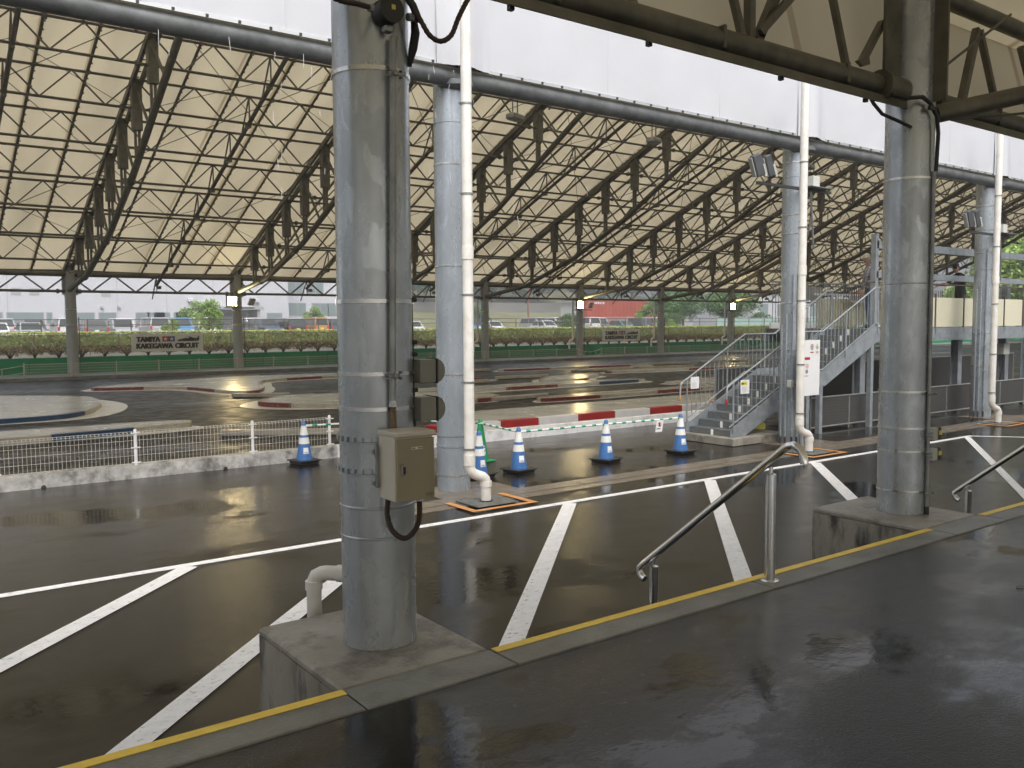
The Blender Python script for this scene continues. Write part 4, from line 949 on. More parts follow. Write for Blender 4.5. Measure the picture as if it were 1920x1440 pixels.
# far columns with drainpipes and floodlights
FARX = [7.66+BAY*k for k in range(-1, 8)]
fl = {0: 'far left of the photo, left of the first banner', 1: 'right of the first banner, lit floodlight on it', 2: 'hidden behind the nearest column', 3: 'just right of the first white drainpipe', 4: 'left of the distant banner, lit floodlight on it',
      5: 'between the distant banner and the third lit floodlight', 6: 'beside the staircase rail, lit floodlight on it'}
for k, x in enumerate(FARX):
    kk = k-1
    lb = 'distant grey column of the far row, '+fl.get(kk, ('deep at the right end, first after the stairs', 'deep at the right end, second after the stairs')[kk % 2])
    c = thing('far_column', lb, 'column', (x, 43.6, .1), group='far row of roof columns')
    MB().lathe([(.245, 0), (.23, 3.8), (.23, 5.0)], n=24).build('shaft', M['galvd'], c)
    for z in (2.9, 2.2): MB().lathe([(.237, 0), (.244, .02), (.237, .04)], (0, 0, z), 24, close=False).build('band', M['band'], c)
    MB().cbox((0, 0, 4.1), (.66, .10, 1.0)).build('head_plate', M['galvd'], c)
    MB().path([(.28, -.12, 2.6), (.29, -.12, .2)], .02, 6).build('cable', M['dark'], c)
    if kk < 2: continue
    p = thing('far_drainpipe', 'pale drainpipe beside the distant column '+fl.get(kk, ('deep at the right end, first after the stairs', 'deep at the right end, second after the stairs')[kk % 2]), 'drainpipe', (x-.38, 43.85, .1), group='drainpipes of the far columns')
    MB().path([(0, 0, 3.7), (0, 0, 1.25), (-.04, 0, 1.13), (-.22, 0, 1.08), (-.30, 0, 1.0), (-.31, 0, .5)], .062, 10).build('pipe', M['galvb'] if kk < 1 else M['pvc'], p)
def floodlight(x, label, lit=True):
    t = thing('lit_floodlight', label, 'floodlight', (x, 43.15, 3.2), group='lit floodlights on the far columns')
    MB().bar((-.75, .1, -.05), (.75, .1, -.05), .05).build('arm', M['dark'], t)
    MB().cbox((-.42, -.02, .28), (.54, .16, .56), bev=.02).build('lamp_head', M['dark'], t)
    MB().cbox((-.42, -.105, .28), (.40, .012, .42)).build('lamp_glass', M['lamp'], t)
    for dx in (.52, .66): 
        o = MB().cbox((0, 0, .0), (.16, .12, .36), bev=.01).build('spare_head', M['pipe'], t); o.location = (dx, 0, .25); o.rotation_euler = (0, R(25), 0)
for x, l in ((15.22, 'lit floodlight glowing on the distant column right of the first banner'), (37.9, 'lit floodlight glowing on the distant column left of the small banner'), (53.0, 'lit floodlight glowing beside the staircase rail')):
    floodlight(x, l)

# ============================================================ far side: base, fence, wall, banners
structure(MB().box(-40, 110, 40.9, 43.9, 0, .17).build('far_kerb', M['kerbc']))
structure(MB().add([(-40, 39.6, .01), (110, 39.6, .01), (110, 40.9, .02), (-40, 40.9, .02)], [(0, 1, 2, 3)]).build('track_edge', M['track']))
def far_fence(x0, x1, pitch, label):
    t = thing('far_fence', label, 'fence', ((x0+x1)/2, 41.5, .17), group='grey mesh fences along the far side')
    n = max(1, round((x1-x0)/pitch)); xs = [x0+(x1-x0)*i/n for i in range(n+1)]
    for x in xs: MB().tube((x, 41.5, .17), (x, 41.5, .76), .032, 8).build('post', M['farfence'], t, world=True)
    for a, c in zip(xs, xs[1:]):
        b = MB(); k = 24
        for z in (.24, .36, .48, .60, .70): b.bar((a, 41.5, z), (c, 41.5, z), .014 if z < .7 else .03)
        for i in range(1, k): b.bar((a+(c-a)*i/k, 41.5, .24), (a+(c-a)*i/k, 41.5, .70), .007)
        b.build('mesh_panel', M['farfence'], t, world=True, kind='stuff')
far_fence(5.42, 36.0, 1.85, 'long low grey mesh fence in front of the green wall, left stretch')
far_fence(37.9, 52.3, 2.05, 'low grey mesh fence in front of the green wall, between the two chain gaps')
far_fence(54.0, 78, 2.2, 'low grey mesh fence in front of the green wall, beyond the staircase')
far_fence(-20, 2.2, 1.85, 'low grey mesh fence at the far left before the chain gap')
def chain_gate(x0, x1, label):
    t = thing('chain_barrier', label, 'chain', ((x0+x1)/2, 41.5, .2), group='chain barriers in the far fence gaps')
    L_ = x1-x0
    for z in (.66, .36):
        pts = [(x0+L_*i/12, 41.5, z-.17*math.sin(math.pi*i/12)) for i in range(13)]
        MB().path(pts, .02, 6).build('chain', M['farfence'], t, world=True)
    for f in (.25, .5, .75):
        s = .17*math.sin(math.pi*f); MB().tube((x0+L_*f, 41.5, .66-s), (x0+L_*f, 41.5, .36-s), .018, 6).build('link', M['farfence'], t, world=True)
chain_gate(2.2, 5.42, 'white chain barrier hanging in the fence gap at the far left')
chain_gate(36.0, 37.9, 'white chain barrier hanging in the fence gap left of the small banner')
chain_gate(52.3, 54.0, 'white chain barrier in the fence gap behind the staircase rail')
t = thing('green_wall', 'long low dark green wall running behind the far fence', 'wall', (30, 44.4, 0))
x = -30
while x < 100:
    MB().box(x+.01, x+3.59, 44.35, 44.45, .02, .87).build('wall_panel', M['greenwall'], t, world=True); x += 3.6
def banner(x0, x1, y, z0, z1, label):
    t = thing('banner', label, 'banner', ((x0+x1)/2, y, z0), group='circuit banners')
    MB().cbox(((x0+x1)/2, y, (z0+z1)/2), (x1-x0, .03, z1-z0)).build('sheet', M['banner'], t, world=True)
    W_, H_ = x1-x0, z1-z0; o = (x0, y-.016, z0)
    P = lambda fx, fy: (x0+W_*fx, y-.016, z0+H_*fy)
    for word, fw, fx, fy in (('TAMIYA', .335, .062, .54), ('KAKEGAWA', .51, .062, .165), ('CIRCUIT', .345, .593, .165)):
        for q in range(3): text(word, W_*(fw-.012), H_*.30, M['black'], t, P(fx+.006*q, fy), thick=.004+.001*q, offset=.03)
    for i, mt in ((0, M['red']), (1, M['navy'])):
        w = W_*.0865; h = H_*.30
        flat(rect(0, 0, w, h), mt, t, P(.421+.0868*i, .55), 'logo_square', t1=.003)
        flat(star(w/2, h*.48, h*.44), M['banner'], t, P(.421+.0868*i, .55), 'logo_star', t0=.003, t1=.005)
    car = [(0, .0), (.03, .22), (.12, .42), (.24, .55), (.34, .62), (.42, .90), (.52, 1.0), (.62, .95), (.74, .68), (.88, .66), (.94, .72), (.96, .95), (.90, 1.05), (.90, 1.15), (1.0, 1.1), (1.0, .6), (.98, .12), (.9, .02)]
    cw, ch = W_*.32, H_*.26
    flat([(a*cw, c*ch) for a, c in car], M['black'], t, P(.625, .56), 'car_silhouette', t1=.003)
    for fx in (.21, .83):
        flat(circ(fx*cw, .06*ch, .24*ch), M['greyprint'], t, P(.625, .58), 'wheel_print', t0=.003, t1=.004)
        flat(circ(fx*cw, .06*ch, .08*ch), M['black'], t, P(.625, .58), 'wheel_print', t0=.004, t1=.005)
    flat([(.37*cw, .62*ch), (.44*cw, .86*ch), (.52*cw, .92*ch), (.56*cw, .66*ch)], M['banner'], t, P(.625, .56), 'window_print', t0=.003, t1=.0045)
banner(10.52, 13.95, 45.1, 1.03, 1.90, 'cream banner with black lettering and a racing car at left, above the green wall')
banner(41.3, 44.9, 45.1, 1.02, 1.85, 'distant cream banner with black lettering left of the third far column')

# ============================================================ bank, hedges, fences beyond
bk = MB(); prof = [(44.6, .02), (44.62, .70), (46, .74), (48, .86), (49.2, 1.1), (53, 1.15), (140, 1.15)]
bk.add([(x, y, z) for y, z in prof for x in (-120, 260)], [(2*i, 2*i+1, 2*i+3, 2*i+2) for i in range(len(prof)-1)])
structure(bk.build('bank', M['gravel']))
structure(MB().add([(-120, 56, 1.17), (260, 56, 1.17), (260, 135, 1.17), (-120, 135, 1.17)], [(0, 1, 2, 3)]).build('car_park', M['road']))
rnd = random.Random(3)
def leaves(b, n, fn, s0, s1):
    for _ in range(n):
        p = fn(); s = rnd.uniform(s0, s1)
        a = Vector((rnd.gauss(0, 1), rnd.gauss(0, 1), rnd.gauss(0, 1))).normalized(); c = a.cross(Vector((rnd.gauss(0, 1), rnd.gauss(0, 1), rnd.gauss(0, 1)))).normalized()
        p = Vector(p); b.v += [tuple(p-a*s*.5), tuple(p+c*s*.32), tuple(p+a*s*.6), tuple(p-c*s*.32)]; k = len(b.v)
        b.f.append([k-4, k-3, k-2, k-1]); b.sm.append(False)
def hedge_bush(x, y, z0, z1, w, d, mt, seed):
    rnd.seed(seed); b = MB()
    def fn():
        u = rnd.random()**.6; z = z0+(z1-z0)*(.2+.8*u); sp = min(1, .3+1.1*(z-z0)/(z1-z0))
        return (x+rnd.uniform(-1, 1)*w*.52*sp, y+rnd.uniform(-1, 1)*w*.42*sp, z+rnd.uniform(-.04, .04))
    leaves(b, 620, fn, .045, .10); return b
# lower hedge: individual clipped bushes on branching stems
ORD = ('first', 'second', 'third', 'fourth', 'fifth', 'sixth', 'seventh', 'eighth', 'ninth', 'tenth', 'eleventh', 'twelfth', 'thirteenth', 'fourteenth')
def bush_label(i):
    x = 3.5+i*1.02; marks = ((8.1, 'before the leftmost far column', 0), (10.6, 'between the leftmost far column and the first banner', 5), (14.2, 'behind the first banner', 7), (29.6, 'right of the first banner', 11), (40.9, 'right of the first white drainpipe', 26), (44.9, 'behind the distant banner', 37), (58, 'right of the distant banner', 41), (80, 'beyond the third lit floodlight', 54))
    for lim, txt, i0 in marks:
        if x < lim: break
    n = sum(1 for j in range(i+1) if (3.5+j*1.02) >= (0 if lim == 8.1 else marks[[m[0] for m in marks].index(lim)-1][0]))
    return 'clipped brownish lower hedge bush, '+('%s ' % ORD[min(n-1, 13)] if n <= 14 else 'one farther ')+txt
for i in range(60):
    x = 3.5+i*1.02*(1+.0*i); 
    if x > 72: break
    tcx = thing('hedge_bush', bush_label(i), 'bush', (x, 46.6, .80), random.Random(i).uniform(0, 6.28), group='bushes of the lower hedge'); tcx.scale = (random.Random(i+99).uniform(.92, 1.15),)*2+(random.Random(i+7).uniform(.93, 1.07),)
    if i < 4 or True:
        hb = hedge_bush(0, 0, .0, .55, 1.22, .7, None, 50+i % 5)
        if i < 5:
            me_o = hb.build('foliage', M['hedgeb'], tcx); 
            if i == 0: HB = []
            HB.append(me_o)
            s = MB()
            for k in range(9):
                a = k*.7; s.path([(0, 0, -.02), (.12*math.cos(a), .1*math.sin(a), .18), (.38*math.cos(a), .28*math.sin(a), .4)], [.03, .018, .008], 5)
            HS = s.build('stems', M['twig'], tcx)
        else:
            inst(HB[i % 5], (0, 0, 0), tcx); inst(HS, (0, 0, 0), tcx)
# upper hedge: long clipped mass
def long_hedge(x0, x1, y, z0, z1, d):
    b = MB(); rnd.seed(9)
    n = int((x1-x0)*330)
    b.box(x0, x1, y-d*.35, y+d*.35, z0, z1-.12)
    leaves(b, n, lambda: (rnd.uniform(x0, x1), y-d/2+abs(rnd.gauss(0, .07)), rnd.uniform(z0, z1)) if rnd.random() < .75 else (rnd.uniform(x0, x1), y+rnd.uniform(-.5, .5)*d, z1+rnd.gauss(0, .03)-.03), .07, .14)
    o = b.build('hedge', M['hedge']); return o
h = long_hedge(0, 78, 49.2, 1.05, 1.96, 1.3); tag(h, 'long clipped green hedge above the bushes, new yellow growth on top', 'hedge')
b = MB(); rnd.seed(12); leaves(b, 17000, lambda: (rnd.uniform(0, 78), 49.2+rnd.uniform(-.62, .62), 1.97+abs(rnd.gauss(0, .02))), .04, .08)
b.build('new_growth', M['hedgetop'], h, kind='stuff')
def link_fence(y, x0, x1, z0, ztop, zm, pitch, mt, label, r=.03):
    t = thing('chain_link_fence', label, 'fence', ((x0+x1)/2, y, z0), group='chain link fences beyond the hedge')
    x = x0
    while x <= x1: MB().tube((x, y, z0), (x, y, ztop), r, 6).build('post', mt, t, world=True); x += pitch
    for z in (ztop,)+zm: MB().tube((x0, y, z), (x1, y, z), r*.75, 6).build('rail', mt, t, world=True)
    b = MB(); s = .13; H = ztop-z0-.02
    k = int((x1-x0)/s)
    for i in range(k):
        a = x0+i*s
        for dx in (H, -H):
            p = Vector((a, y, z0)); q = Vector((a+dx, y, z0+H)); w = .0045
            b.v += [tuple(p-Vector((w, 0, 0))), tuple(p+Vector((w, 0, 0))), tuple(q+Vector((w, 0, 0))), tuple(q-Vector((w, 0, 0)))]; n_ = len(b.v); b.f.append([n_-4, n_-3, n_-2, n_-1]); b.sm.append(False)
    b.build('wire_mesh', M['wire'], t, world=True, kind='stuff')
link_fence(48.0, 1, 76, .95, 1.86, (1.28,), 1.92, M['brownfence'], 'brown chain link fence with thin posts in front of the upper hedge', .026)
link_fence(53.5, 1, 95, 1.15, 2.66, (2.36,), 2.3, M['brownfence'], 'taller brown chain link fence in front of the parked cars', .032)

# ============================================================ cars
def make_car(kind, paint, plate='plate'):
    """length along local y; rear (tail) faces -y"""
    W2 = {'van': .74, 'sedan': .87, 'suv': .9, 'minivan': .87}[kind]; L_ = {'van': 3.4, 'sedan': 4.5, 'suv': 4.5, 'minivan': 4.6}[kind]
    H = {'van': 1.78, 'sedan': 1.43, 'suv': 1.66, 'minivan': 1.82}[kind]
    t = bpy.data.objects.new('parked_car', None); COL.objects.link(t)
    hb = H*.56
    if kind == 'sedan': gh = [(-L_*.36, hb), (-L_*.24, H-.03), (L_*.08, H), (L_*.26, hb)]
    elif kind == 'suv': gh = [(-L_*.48, hb), (-L_*.42, H-.05), (L_*.08, H), (L_*.24, hb)]
    elif kind == 'van': gh = [(-L_*.495, hb), (-L_*.47, H-.03), (L_*.22, H), (L_*.38, hb)]
    else: gh = [(-L_*.49, hb), (-L_*.45, H-.04), (L_*.16, H), (L_*.36, hb)]
    nose = hb*.92 if kind != 'sedan' else hb*.86
    body = [(-L_/2, .28), (-L_/2-.02, .55), (-L_/2+.02, hb*.96), gh[0], gh[-1], (L_/2-.18, nose), (L_/2, nose*.72), (L_/2+.02, .45), (L_/2-.06, .26)]
    b = MB()
    # body with a little tumblehome: three slices across
    def loft(prof, ws):
        n = len(prof); vs = []
        for w, ins in ws:
            cx = sum(p[0] for p in prof)/n; 
            vs += [(w, cx+(p[0]-cx)*ins, p[1]) for p in prof]
        fs = [(k*n+i, k*n+(i+1) % n, (k+1)*n+(i+1) % n, (k+1)*n+i) for k in range(len(ws)-1) for i in range(n)]
        fs += [tuple(range(n-1, -1, -1)), tuple(range((len(ws)-1)*n, len(ws)*n))]
        return vs, fs
    b.add(*loft(body, [(-W2, .96), (-W2+.08, 1), (W2-.08, 1), (W2, .96)]))
    b.build('body', paint, t)
    g = MB(); n = 4; wb, wt = W2-.03, W2*.80
    pr = gh; vs = []
    for s in (-1, 1):
        for (y, z) in pr: vs.append((s*(wb if z <= hb+.01 else wt), y, z))
    g.add(vs, [(0, 1, 2, 3), (7, 6, 5, 4), (0, 4, 5, 1), (1, 5, 6, 2), (2, 6, 7, 3)])
    g.build('cabin', paint, t)
    def pane(a, c, u0, u1, v0, v1, side=None):
        # a,c: profile edge (lower, upper)
        out = []
        for (u, v) in ((u0, v0), (u1, v0), (u1, v1), (u0, v1)):
            y = a[0]+(c[0]-a[0])*v; z = a[1]+(c[1]-a[1])*v; w = wb+(wt-wb)*v
            out.append(Vector((w*u, y, z)))
        nrm = (out[1]-out[0]).cross(out[3]-out[0]).normalized()
        return out, nrm
    for nm, (a, c), sgn in (('rear_window', (gh[0], gh[1]), 1), ('windscreen', (gh[3], gh[2]), -1)):
        q, nr = pane(a, c, -.86, .86, .10, .90); nr = nr*(1 if (nr.y < 0) == (nm == 'rear_window') else -1)
        MB().add([p+nr*.012 for p in q], [(0, 1, 2, 3)]).build(nm, M['glass'], t)
    for s in (-1, 1):
        y0, y1 = gh[0][0], gh[3][0]; yt0, yt1 = gh[1][0], gh[2][0]
        for f0, f1 in ((.06, .48), (.52, .93)):
            q = []
            for f, v in ((f0, .12), (f1, .12), (f1, .88), (f0, .88)):
                ya = y0+(y1-y0)*f; yb = yt0+(yt1-yt0)*f; w = wb+(wt-wb)*v
                q.append(Vector((s*(w+.012), ya+(yb-ya)*v, hb+(H-hb)*v)))
            MB().add(q, [(0, 1, 2, 3)]).build('side_window', M['glass'], t)
        for y in (-L_*.31, L_*.31):
            w = MB().path([(s*(W2-.16), y, .31), (s*(W2+.012), y, .31)], .31, 16).build('wheel', M['tyre'], t)
            MB().path([(s*(W2+.005), y, .31), (s*(W2+.02), y, .31)], .19, 12).build('rim', M['rim'], w)
        hi = kind in ('suv', 'minivan', 'van')
        MB().cbox((s*(W2-.10), -L_/2+.01, hb*(.92 if hi else .86)), (.17, .08, .30 if hi else .14), bev=.015).build('tail_light', M['tail'], t)
        MB().cbox((s*(W2-.17), L_/2-.06, nose*.76), (.30, .12, .15), bev=.02).build('headlight', M['headl'], t)
    MB().cbox((0, -L_/2-.03, hb*.78), (.33, .02, .17)).build('plate', M[plate], t)
    MB().cbox((0, L_/2+.025, .46), (.33, .02, .17)).build('plate', M[plate], t)
    MB().cbox((0, -L_/2-.03, .40), (W2*1.9, .10, .20), bev=.03).build('bumper', paint, t)
    MB().cbox((0, L_/2+.0, .62), (W2*1.1, .06, .14), bev=.02).build('grille', M['dark'], t)
    return t
CARDEF = [ # X, Y, kind, paint, rz(0 = rear toward us), plate, label
 (8.2, 77, 'sedan', 'white', 0, 'plate', 'white saloon at the far left edge of the car park'),
 (10.6, 77.3, 'sedan', 'silver', 180, 'plate', 'silver saloon left of the white van with a dark rear window'),
 (12.9, 76.6, 'van', 'white', 0, 'plate', 'white van with a large dark rear window left of the leftmost far column'),
 (15.0, 77.3, 'suv', 'grey', 0, 'plate', 'grey estate between the white van and the leftmost far column'),
 (17.2, 77, 'suv', 'silver', 180, 'plate', 'silver four-wheel drive facing us right of the leftmost far column'),
 (19.7, 76.8, 'minivan', 'silver', 0, 'plate', 'pale silver people carrier seen from behind, left of the blue car'),
 (21.9, 77, 'van', 'blue', 180, 'plate', 'bright blue small van above the left banner'),
 (24.0, 77.3, 'minivan', 'white', 180, 'plate', 'white people carrier between the blue van and the round bush'),
 (27.4, 77, 'sedan', 'grey', 180, 'plate', 'dark grey saloon facing us right of the round bush'),
 (29.6, 77.3, 'suv', 'slate', 180, 'plate', 'slate blue car left of the lit floodlight column'),
 (31.6, 77, 'suv', 'black', 0, 'platey', 'black estate just left of the lit floodlight column'),
 (34.0, 76.7, 'van', 'orange', 0, 'platey', 'orange boxy small car right of the lit floodlight column'),
 (36.0, 77.6, 'suv', 'slate', 0, 'plate', 'dark slate car between the orange and the black small van'),
 (38.0, 76.7, 'van', 'black', 0, 'platey', 'black boxy small van with a yellow plate'),
 (39.9, 77.8, 'suv', 'slate', 180, 'plate', 'blue-grey car behind the black boxy van'),
 (41.9, 76.6, 'minivan', 'silver', 0, 'platey', 'silver people carrier with a yellow plate near the nearest thick column'),
 (44.2, 77, 'sedan', 'white', 0, 'plate', 'white saloon seen from behind left of the nearest thick column'),
 (51.3, 77, 'suv', 'blue', 0, 'plate', 'blue car glimpsed right of the nearest thick column'),
 (54.0, 77, 'sedan', 'white', 0, 'plate', 'white saloon with red tail lights right of the nearest thick column'),
 (61.8, 77, 'sedan', 'white', 180, 'plate', 'white saloon just right of the first white drainpipe'),
 (64.6, 77.4, 'sedan', 'silver', 0, 'plate', 'silver saloon near the small tree right of the drainpipe'),
 (67.4, 77, 'minivan', 'white', 0, 'plate', 'white estate on the right of the silver saloon'),
 (70.3, 77.6, 'suv', 'grey', 180, 'plate', 'grey estate in the middle of the right-hand car group'),
 (73.2, 76.6, 'sedan', 'teal', 180, 'plate', 'pale green saloon behind the small bush, right-hand car group'),
 (76.2, 77.4, 'suv', 'slate', 0, 'plate', 'slate estate left of the white van by the floodlight column'),
 (79.4, 77, 'van', 'white', 180, 'plate', 'white van just left of the column with the middle lit floodlight'),
 (9.4, 84, 'minivan', 'silver', 0, 'plate', 'silver people carrier in the second row at far left'),
 (14.2, 84, 'suv', 'white', 180, 'plate', 'white four-wheel drive in the second row behind the white van'),
 (18.6, 84, 'minivan', 'white', 0, 'plate', 'white people carrier in the second row right of the leftmost column'),
 (23.4, 84, 'suv', 'silver', 0, 'plate', 'silver four-wheel drive in the second row behind the blue van'),
 (30.6, 84, 'minivan', 'white', 180, 'plate', 'white people carrier in the second row behind the slate blue car'),
 (46.8, 84, 'minivan', 'white', 0, 'plate', 'white people carrier in the second row left of the thick column'),
 (66.0, 84, 'minivan', 'silver', 180, 'plate', 'silver people carrier in the second row of the right-hand car group'),
 (75.0, 84, 'minivan', 'white', 0, 'plate', 'white people carrier in the second row behind the pale green saloon'),
 (11.8, 84, 'suv', 'grey', 180, 'plate', 'grey four-wheel drive in the second row left of the leftmost column'),
 (21.0, 84, 'suv', 'black', 0, 'plate', 'black four-wheel drive in the second row left of the blue van'),
 (26.2, 84, 'minivan', 'silver', 180, 'plate', 'silver people carrier in the second row behind the round bush'),
 (34.2, 84, 'minivan', 'silver', 0, 'plate', 'silver people carrier in the second row behind the orange car'),
 (43.0, 84, 'suv', 'white', 0, 'plate', 'white four-wheel drive in the second row behind the silver people carrier'),
 (69.0, 84, 'minivan', 'white', 180, 'plate', 'white people carrier in the second row behind the grey estate'),
 (72.2, 84, 'suv', 'red', 0, 'plate', 'dark red car in the second row of the right-hand car group'),
]
cache = {}
for x, y, kind, pc, rz, pl, lb in CARDEF:
    key = (kind, pc, pl)
    if key in cache: c = copy_tree(cache[key])
    else: c = make_car(kind, CARM[pc], pl); cache[key] = c
    c.location = (x, y, 1.18); c.rotation_euler = (0, 0, R(rz)); tag(c, lb, 'car', 'cars parked beyond the hedge')

# ============================================================ factory building and other buildings
bt = thing('factory_building', 'huge pale factory building filling the left background behind the cars', 'building', (-5, 120, 1.1))
def bpanel(x0, x1, z0, z1, mt, nm, d=.06, y=118.0): return MB().box(x0, x1, y-d, y+.3, z0, z1).build(nm, mt, bt, world=True)
MB().box(-90, 48.5, 118, 170, 1.1, 14).build('wall', M['bwall'], bt, world=True)
MB().box(48.5, 62, 121, 170, 1.1, 9.2).build('annex_wall', M['bwall'], bt, world=True)
xw = [(-10, 12.3), (13.0, 15.4), (15.7, 20.8), (21.2, 22.2), (23.6, 26.4), (26.8, 29.6), (32.2, 34.2)]
for a, c in ((11.0, 14.0), (14.4, 17.0), (17.3, 21.3), (21.5, 22.2), (24.3, 26.9), (27.3, 29.4), (31.6, 33.4), (33.8, 35.9), (36.3, 39.0)):
    f = bpanel(a-5+1.5, c-5+1.5, 2.6, 4.0, M['bgrey'], 'window', .03); MB().box(a-5+1.6, c-5+1.4, 117.95, 117.965, 2.68, 3.92).build('pane', M['bglass'], f)
for a, c in ((29.5, 31.8), (33.0, 36.2), (45.3, 47.6)):
    f = bpanel(a, c, 2.6, 4.0, M['bgrey'], 'window', .03); MB().box(a+.1, c-.1, 117.95, 117.965, 2.68, 3.92).build('pane', M['bglass'], f)
for x, z in ((14.4, 6.0), (16.3, 6.0), (20.0, 6.0), (24.2, 5.9)): bpanel(x, x+1.05, z, z+.85, M['bgrey'], 'louvre', .05)
for x in (7.2, 9.0, 22.6, 24.6): MB().cbox((x+1.6, 117.85, 4.6), (.35, .3, .35), bev=.05).build('vent_hood', M['bgrey'], bt, world=True)
for x in (35.2, 44.0): MB().cbox((x-.2, 117.7, 5.6), (.8, .6, .55), bev=.1).build('vent_hood', M['bwall'], bt, world=True)
for i in range(6): MB().tube((11.4+i*.26, 117.8, 1.3), (11.4+i*.26, 117.8, 4.4), .05, 6).build('pipe', M['bwall'], bt, world=True)
lb_ = MB().box(36.4, 43.6, 114.5, 118, 4.35, 4.75).build('loading_canopy', M['bgrey'], bt, world=True)
MB().box(37.0, 37.4, 114.8, 118, 1.1, 4.35).build('canopy_leg', M['bgrey'], bt, world=True); MB().box(42.8, 43.2, 114.8, 118, 1.1, 4.35).build('canopy_leg', M['bgrey'], bt, world=True)
bpanel(37.8, 42.4, 1.2, 4.0, M['bgrey'], 'dock_door', .05); MB().box(38.0, 42.2, 117.9, 117.94, 3.0, 3.5).build('door_panel', M['bwall'], bt, world=True)
for x0, z0 in ((49.8, 3.6), (53.3, 3.6), (49.6, 6.6), (52.6, 6.6), (55.8, 3.6)):
    f = MB().box(x0, x0+2.6, 120.93, 121.1, z0, z0+1.9).build('window', M['bgrey'], bt, world=True); MB().box(x0+.1, x0+1.25, 120.9, 120.92, z0+.1, z0+1.8).build('pane', M['bglass'], f); MB().box(x0+1.35, x0+2.5, 120.9, 120.92, z0+.1, z0+1.8).build('pane', M['bglass'], f)
for x in range(-10, 48, 6): MB().box(x, x+.05, 117.97, 118, 1.2, 13.9).build('cladding_joint', M['bgrey'], bt, world=True)
MB().box(14, 26, 117.94, 118, 8.4, 8.55).build('cladding_joint', M['bgrey'], bt, world=True)
# containers
def container(x0, x1, y, z0, mt, label):
    t = thing('shipping_container', label, 'container', ((x0+x1)/2, y, z0), group='stacked shipping containers')
    z1 = z0+2.55
    MB().box(x0+.06, x1-.06, y+.06, y+2.38, z0+.05, z1-.05).build('body', mt, t, world=True)
    b = MB(); x = x0+.2
    while x < x1-.25: b.ext([(x, y+.05), (x+.05, y), (x+.13, y), (x+.18, y+.05)], 'x', 0, 0) if False else b.box(x, x+.13, y, y+.055, z0+.15, z1-.15); x += .28
    b.build('corrugation', mt, t, world=True, kind='stuff')
    for zz in (z0, z1-.14): MB().box(x0, x1, y-.03, y+.12, zz, zz+.14).build('rail', mt, t, world=True)
    for xx in (x0, x1-.14): MB().box(xx, xx+.14, y-.04, y+.12, z0+.14, z1-.14).build('corner_post', mt, t, world=True)
    return t
tt = container(84.0, 98.5, 95, 3.4-.25, M['contred'], 'red shipping container on top of the stack behind the small banner')
for i in range(6): flat(rect(0, 0, .18, .28), M['white'], tt, (85.4+i*.34, 94.99, 5.05), 'number_print', t1=.01)
container(84.0, 98.5, 95, .6-.02, M['contpink'], 'faded pinkish shipping container at the bottom of the stack')
# pale low buildings and screens at right
t = thing('white_building', 'low pale building behind the trees right of the containers', 'building', (125, 108, 1.1))
MB().box(104, 150, 108, 125, 1.1, 6.0).build('wall', M['bwall'], t, world=True)
MB().box(103.5, 150.5, 107.6, 125.4, 6.0, 6.3).build('roof', M['bgrey'], t, world=True)
for i in range(9): MB().box(106+i*4.6, 108.4+i*4.6, 107.93, 107.99, 2.4, 4.6).build('window', M['bglass'], t, world=True)
t = thing('white_building', 'pale two storey building left of the staircase column in the distance', 'building', (135, 92, 1.1))
MB().box(112, 150, 88, 100, 1.1, 6.9).build('wall', M['bwall'], t, world=True)
MB().box(111.5, 150, 87.5, 100, 6.9, 7.3).build('roof', mat('pink_roof', (.5, .38, .36), .6), t, world=True)
for i in range(7): MB().box(114+i*4.4, 116+i*4.4, 87.93, 87.99, 3.2, 5.2).build('window', M['bglass'], t, world=True)
t = thing('mesh_screen', 'pale green windbreak screen on posts behind the far hedge at right', 'screen', (80, 60, 1.1))
for i in range(16):
    MB().box(60+i*2.6, 62.5+i*2.6, 62, 62.03, 1.25, 2.75).build('screen_panel', M['teal'], t, world=True) if i > 4 else None
    MB().tube((60+i*2.6-.05, 62, 1.1), (60+i*2.6-.05, 62, 2.9), .04, 6).build('post', M['farfence'], t, world=True)

# ============================================================ trees
def blob_tree(h, cr, blobs, mt, seed, n=260, ls=(.16, .34), trunk_r=.12, name='tree'):
    rnd.seed(seed); t = bpy.data.objects.new(name, None); COL.objects.link(t)
    tb = MB(); top = h*.62
    tb.path([(0, 0, 0), (.05*h*.2, 0, h*.3), (-.03*h*.2, .02, top)], [trunk_r, trunk_r*.75, trunk_r*.35], 8)
    cs = []
    for k in range(blobs):
        a = rnd.uniform(0, 6.283); rr = cr*rnd.uniform(.15, .78); z = h*rnd.uniform(.42, .92); rr *= (1-abs(z/h-.6))*1.1
        c = Vector((rr*math.cos(a), rr*math.sin(a), z)); cs.append((c, cr*rnd.uniform(.28, .46)))
        tb.path([(0, 0, h*rnd.uniform(.25, .5)), tuple(c*.55+Vector((0, 0, z*.3))), tuple(c)], [trunk_r*.4, trunk_r*.22, trunk_r*.08], 5)
    tb.build('trunk', M['bark'], t)
    b = MB()
    for c, r in cs:
        def fn():
            d = Vector((rnd.gauss(0, 1), rnd.gauss(0, 1), rnd.gauss(0, 1))).normalized()*r*(rnd.random()**.4); d.z *= .7; return c+d
        leaves(b, n, fn, *ls)
    b.build('crown', mt, t); return t
def place(t, loc, label, group=None, s=1, rz=0, cat='tree'):
    t.location = loc; t.scale = (s, s, s); t.rotation_euler = (0, 0, rz); tag(t, label, cat, group); return t
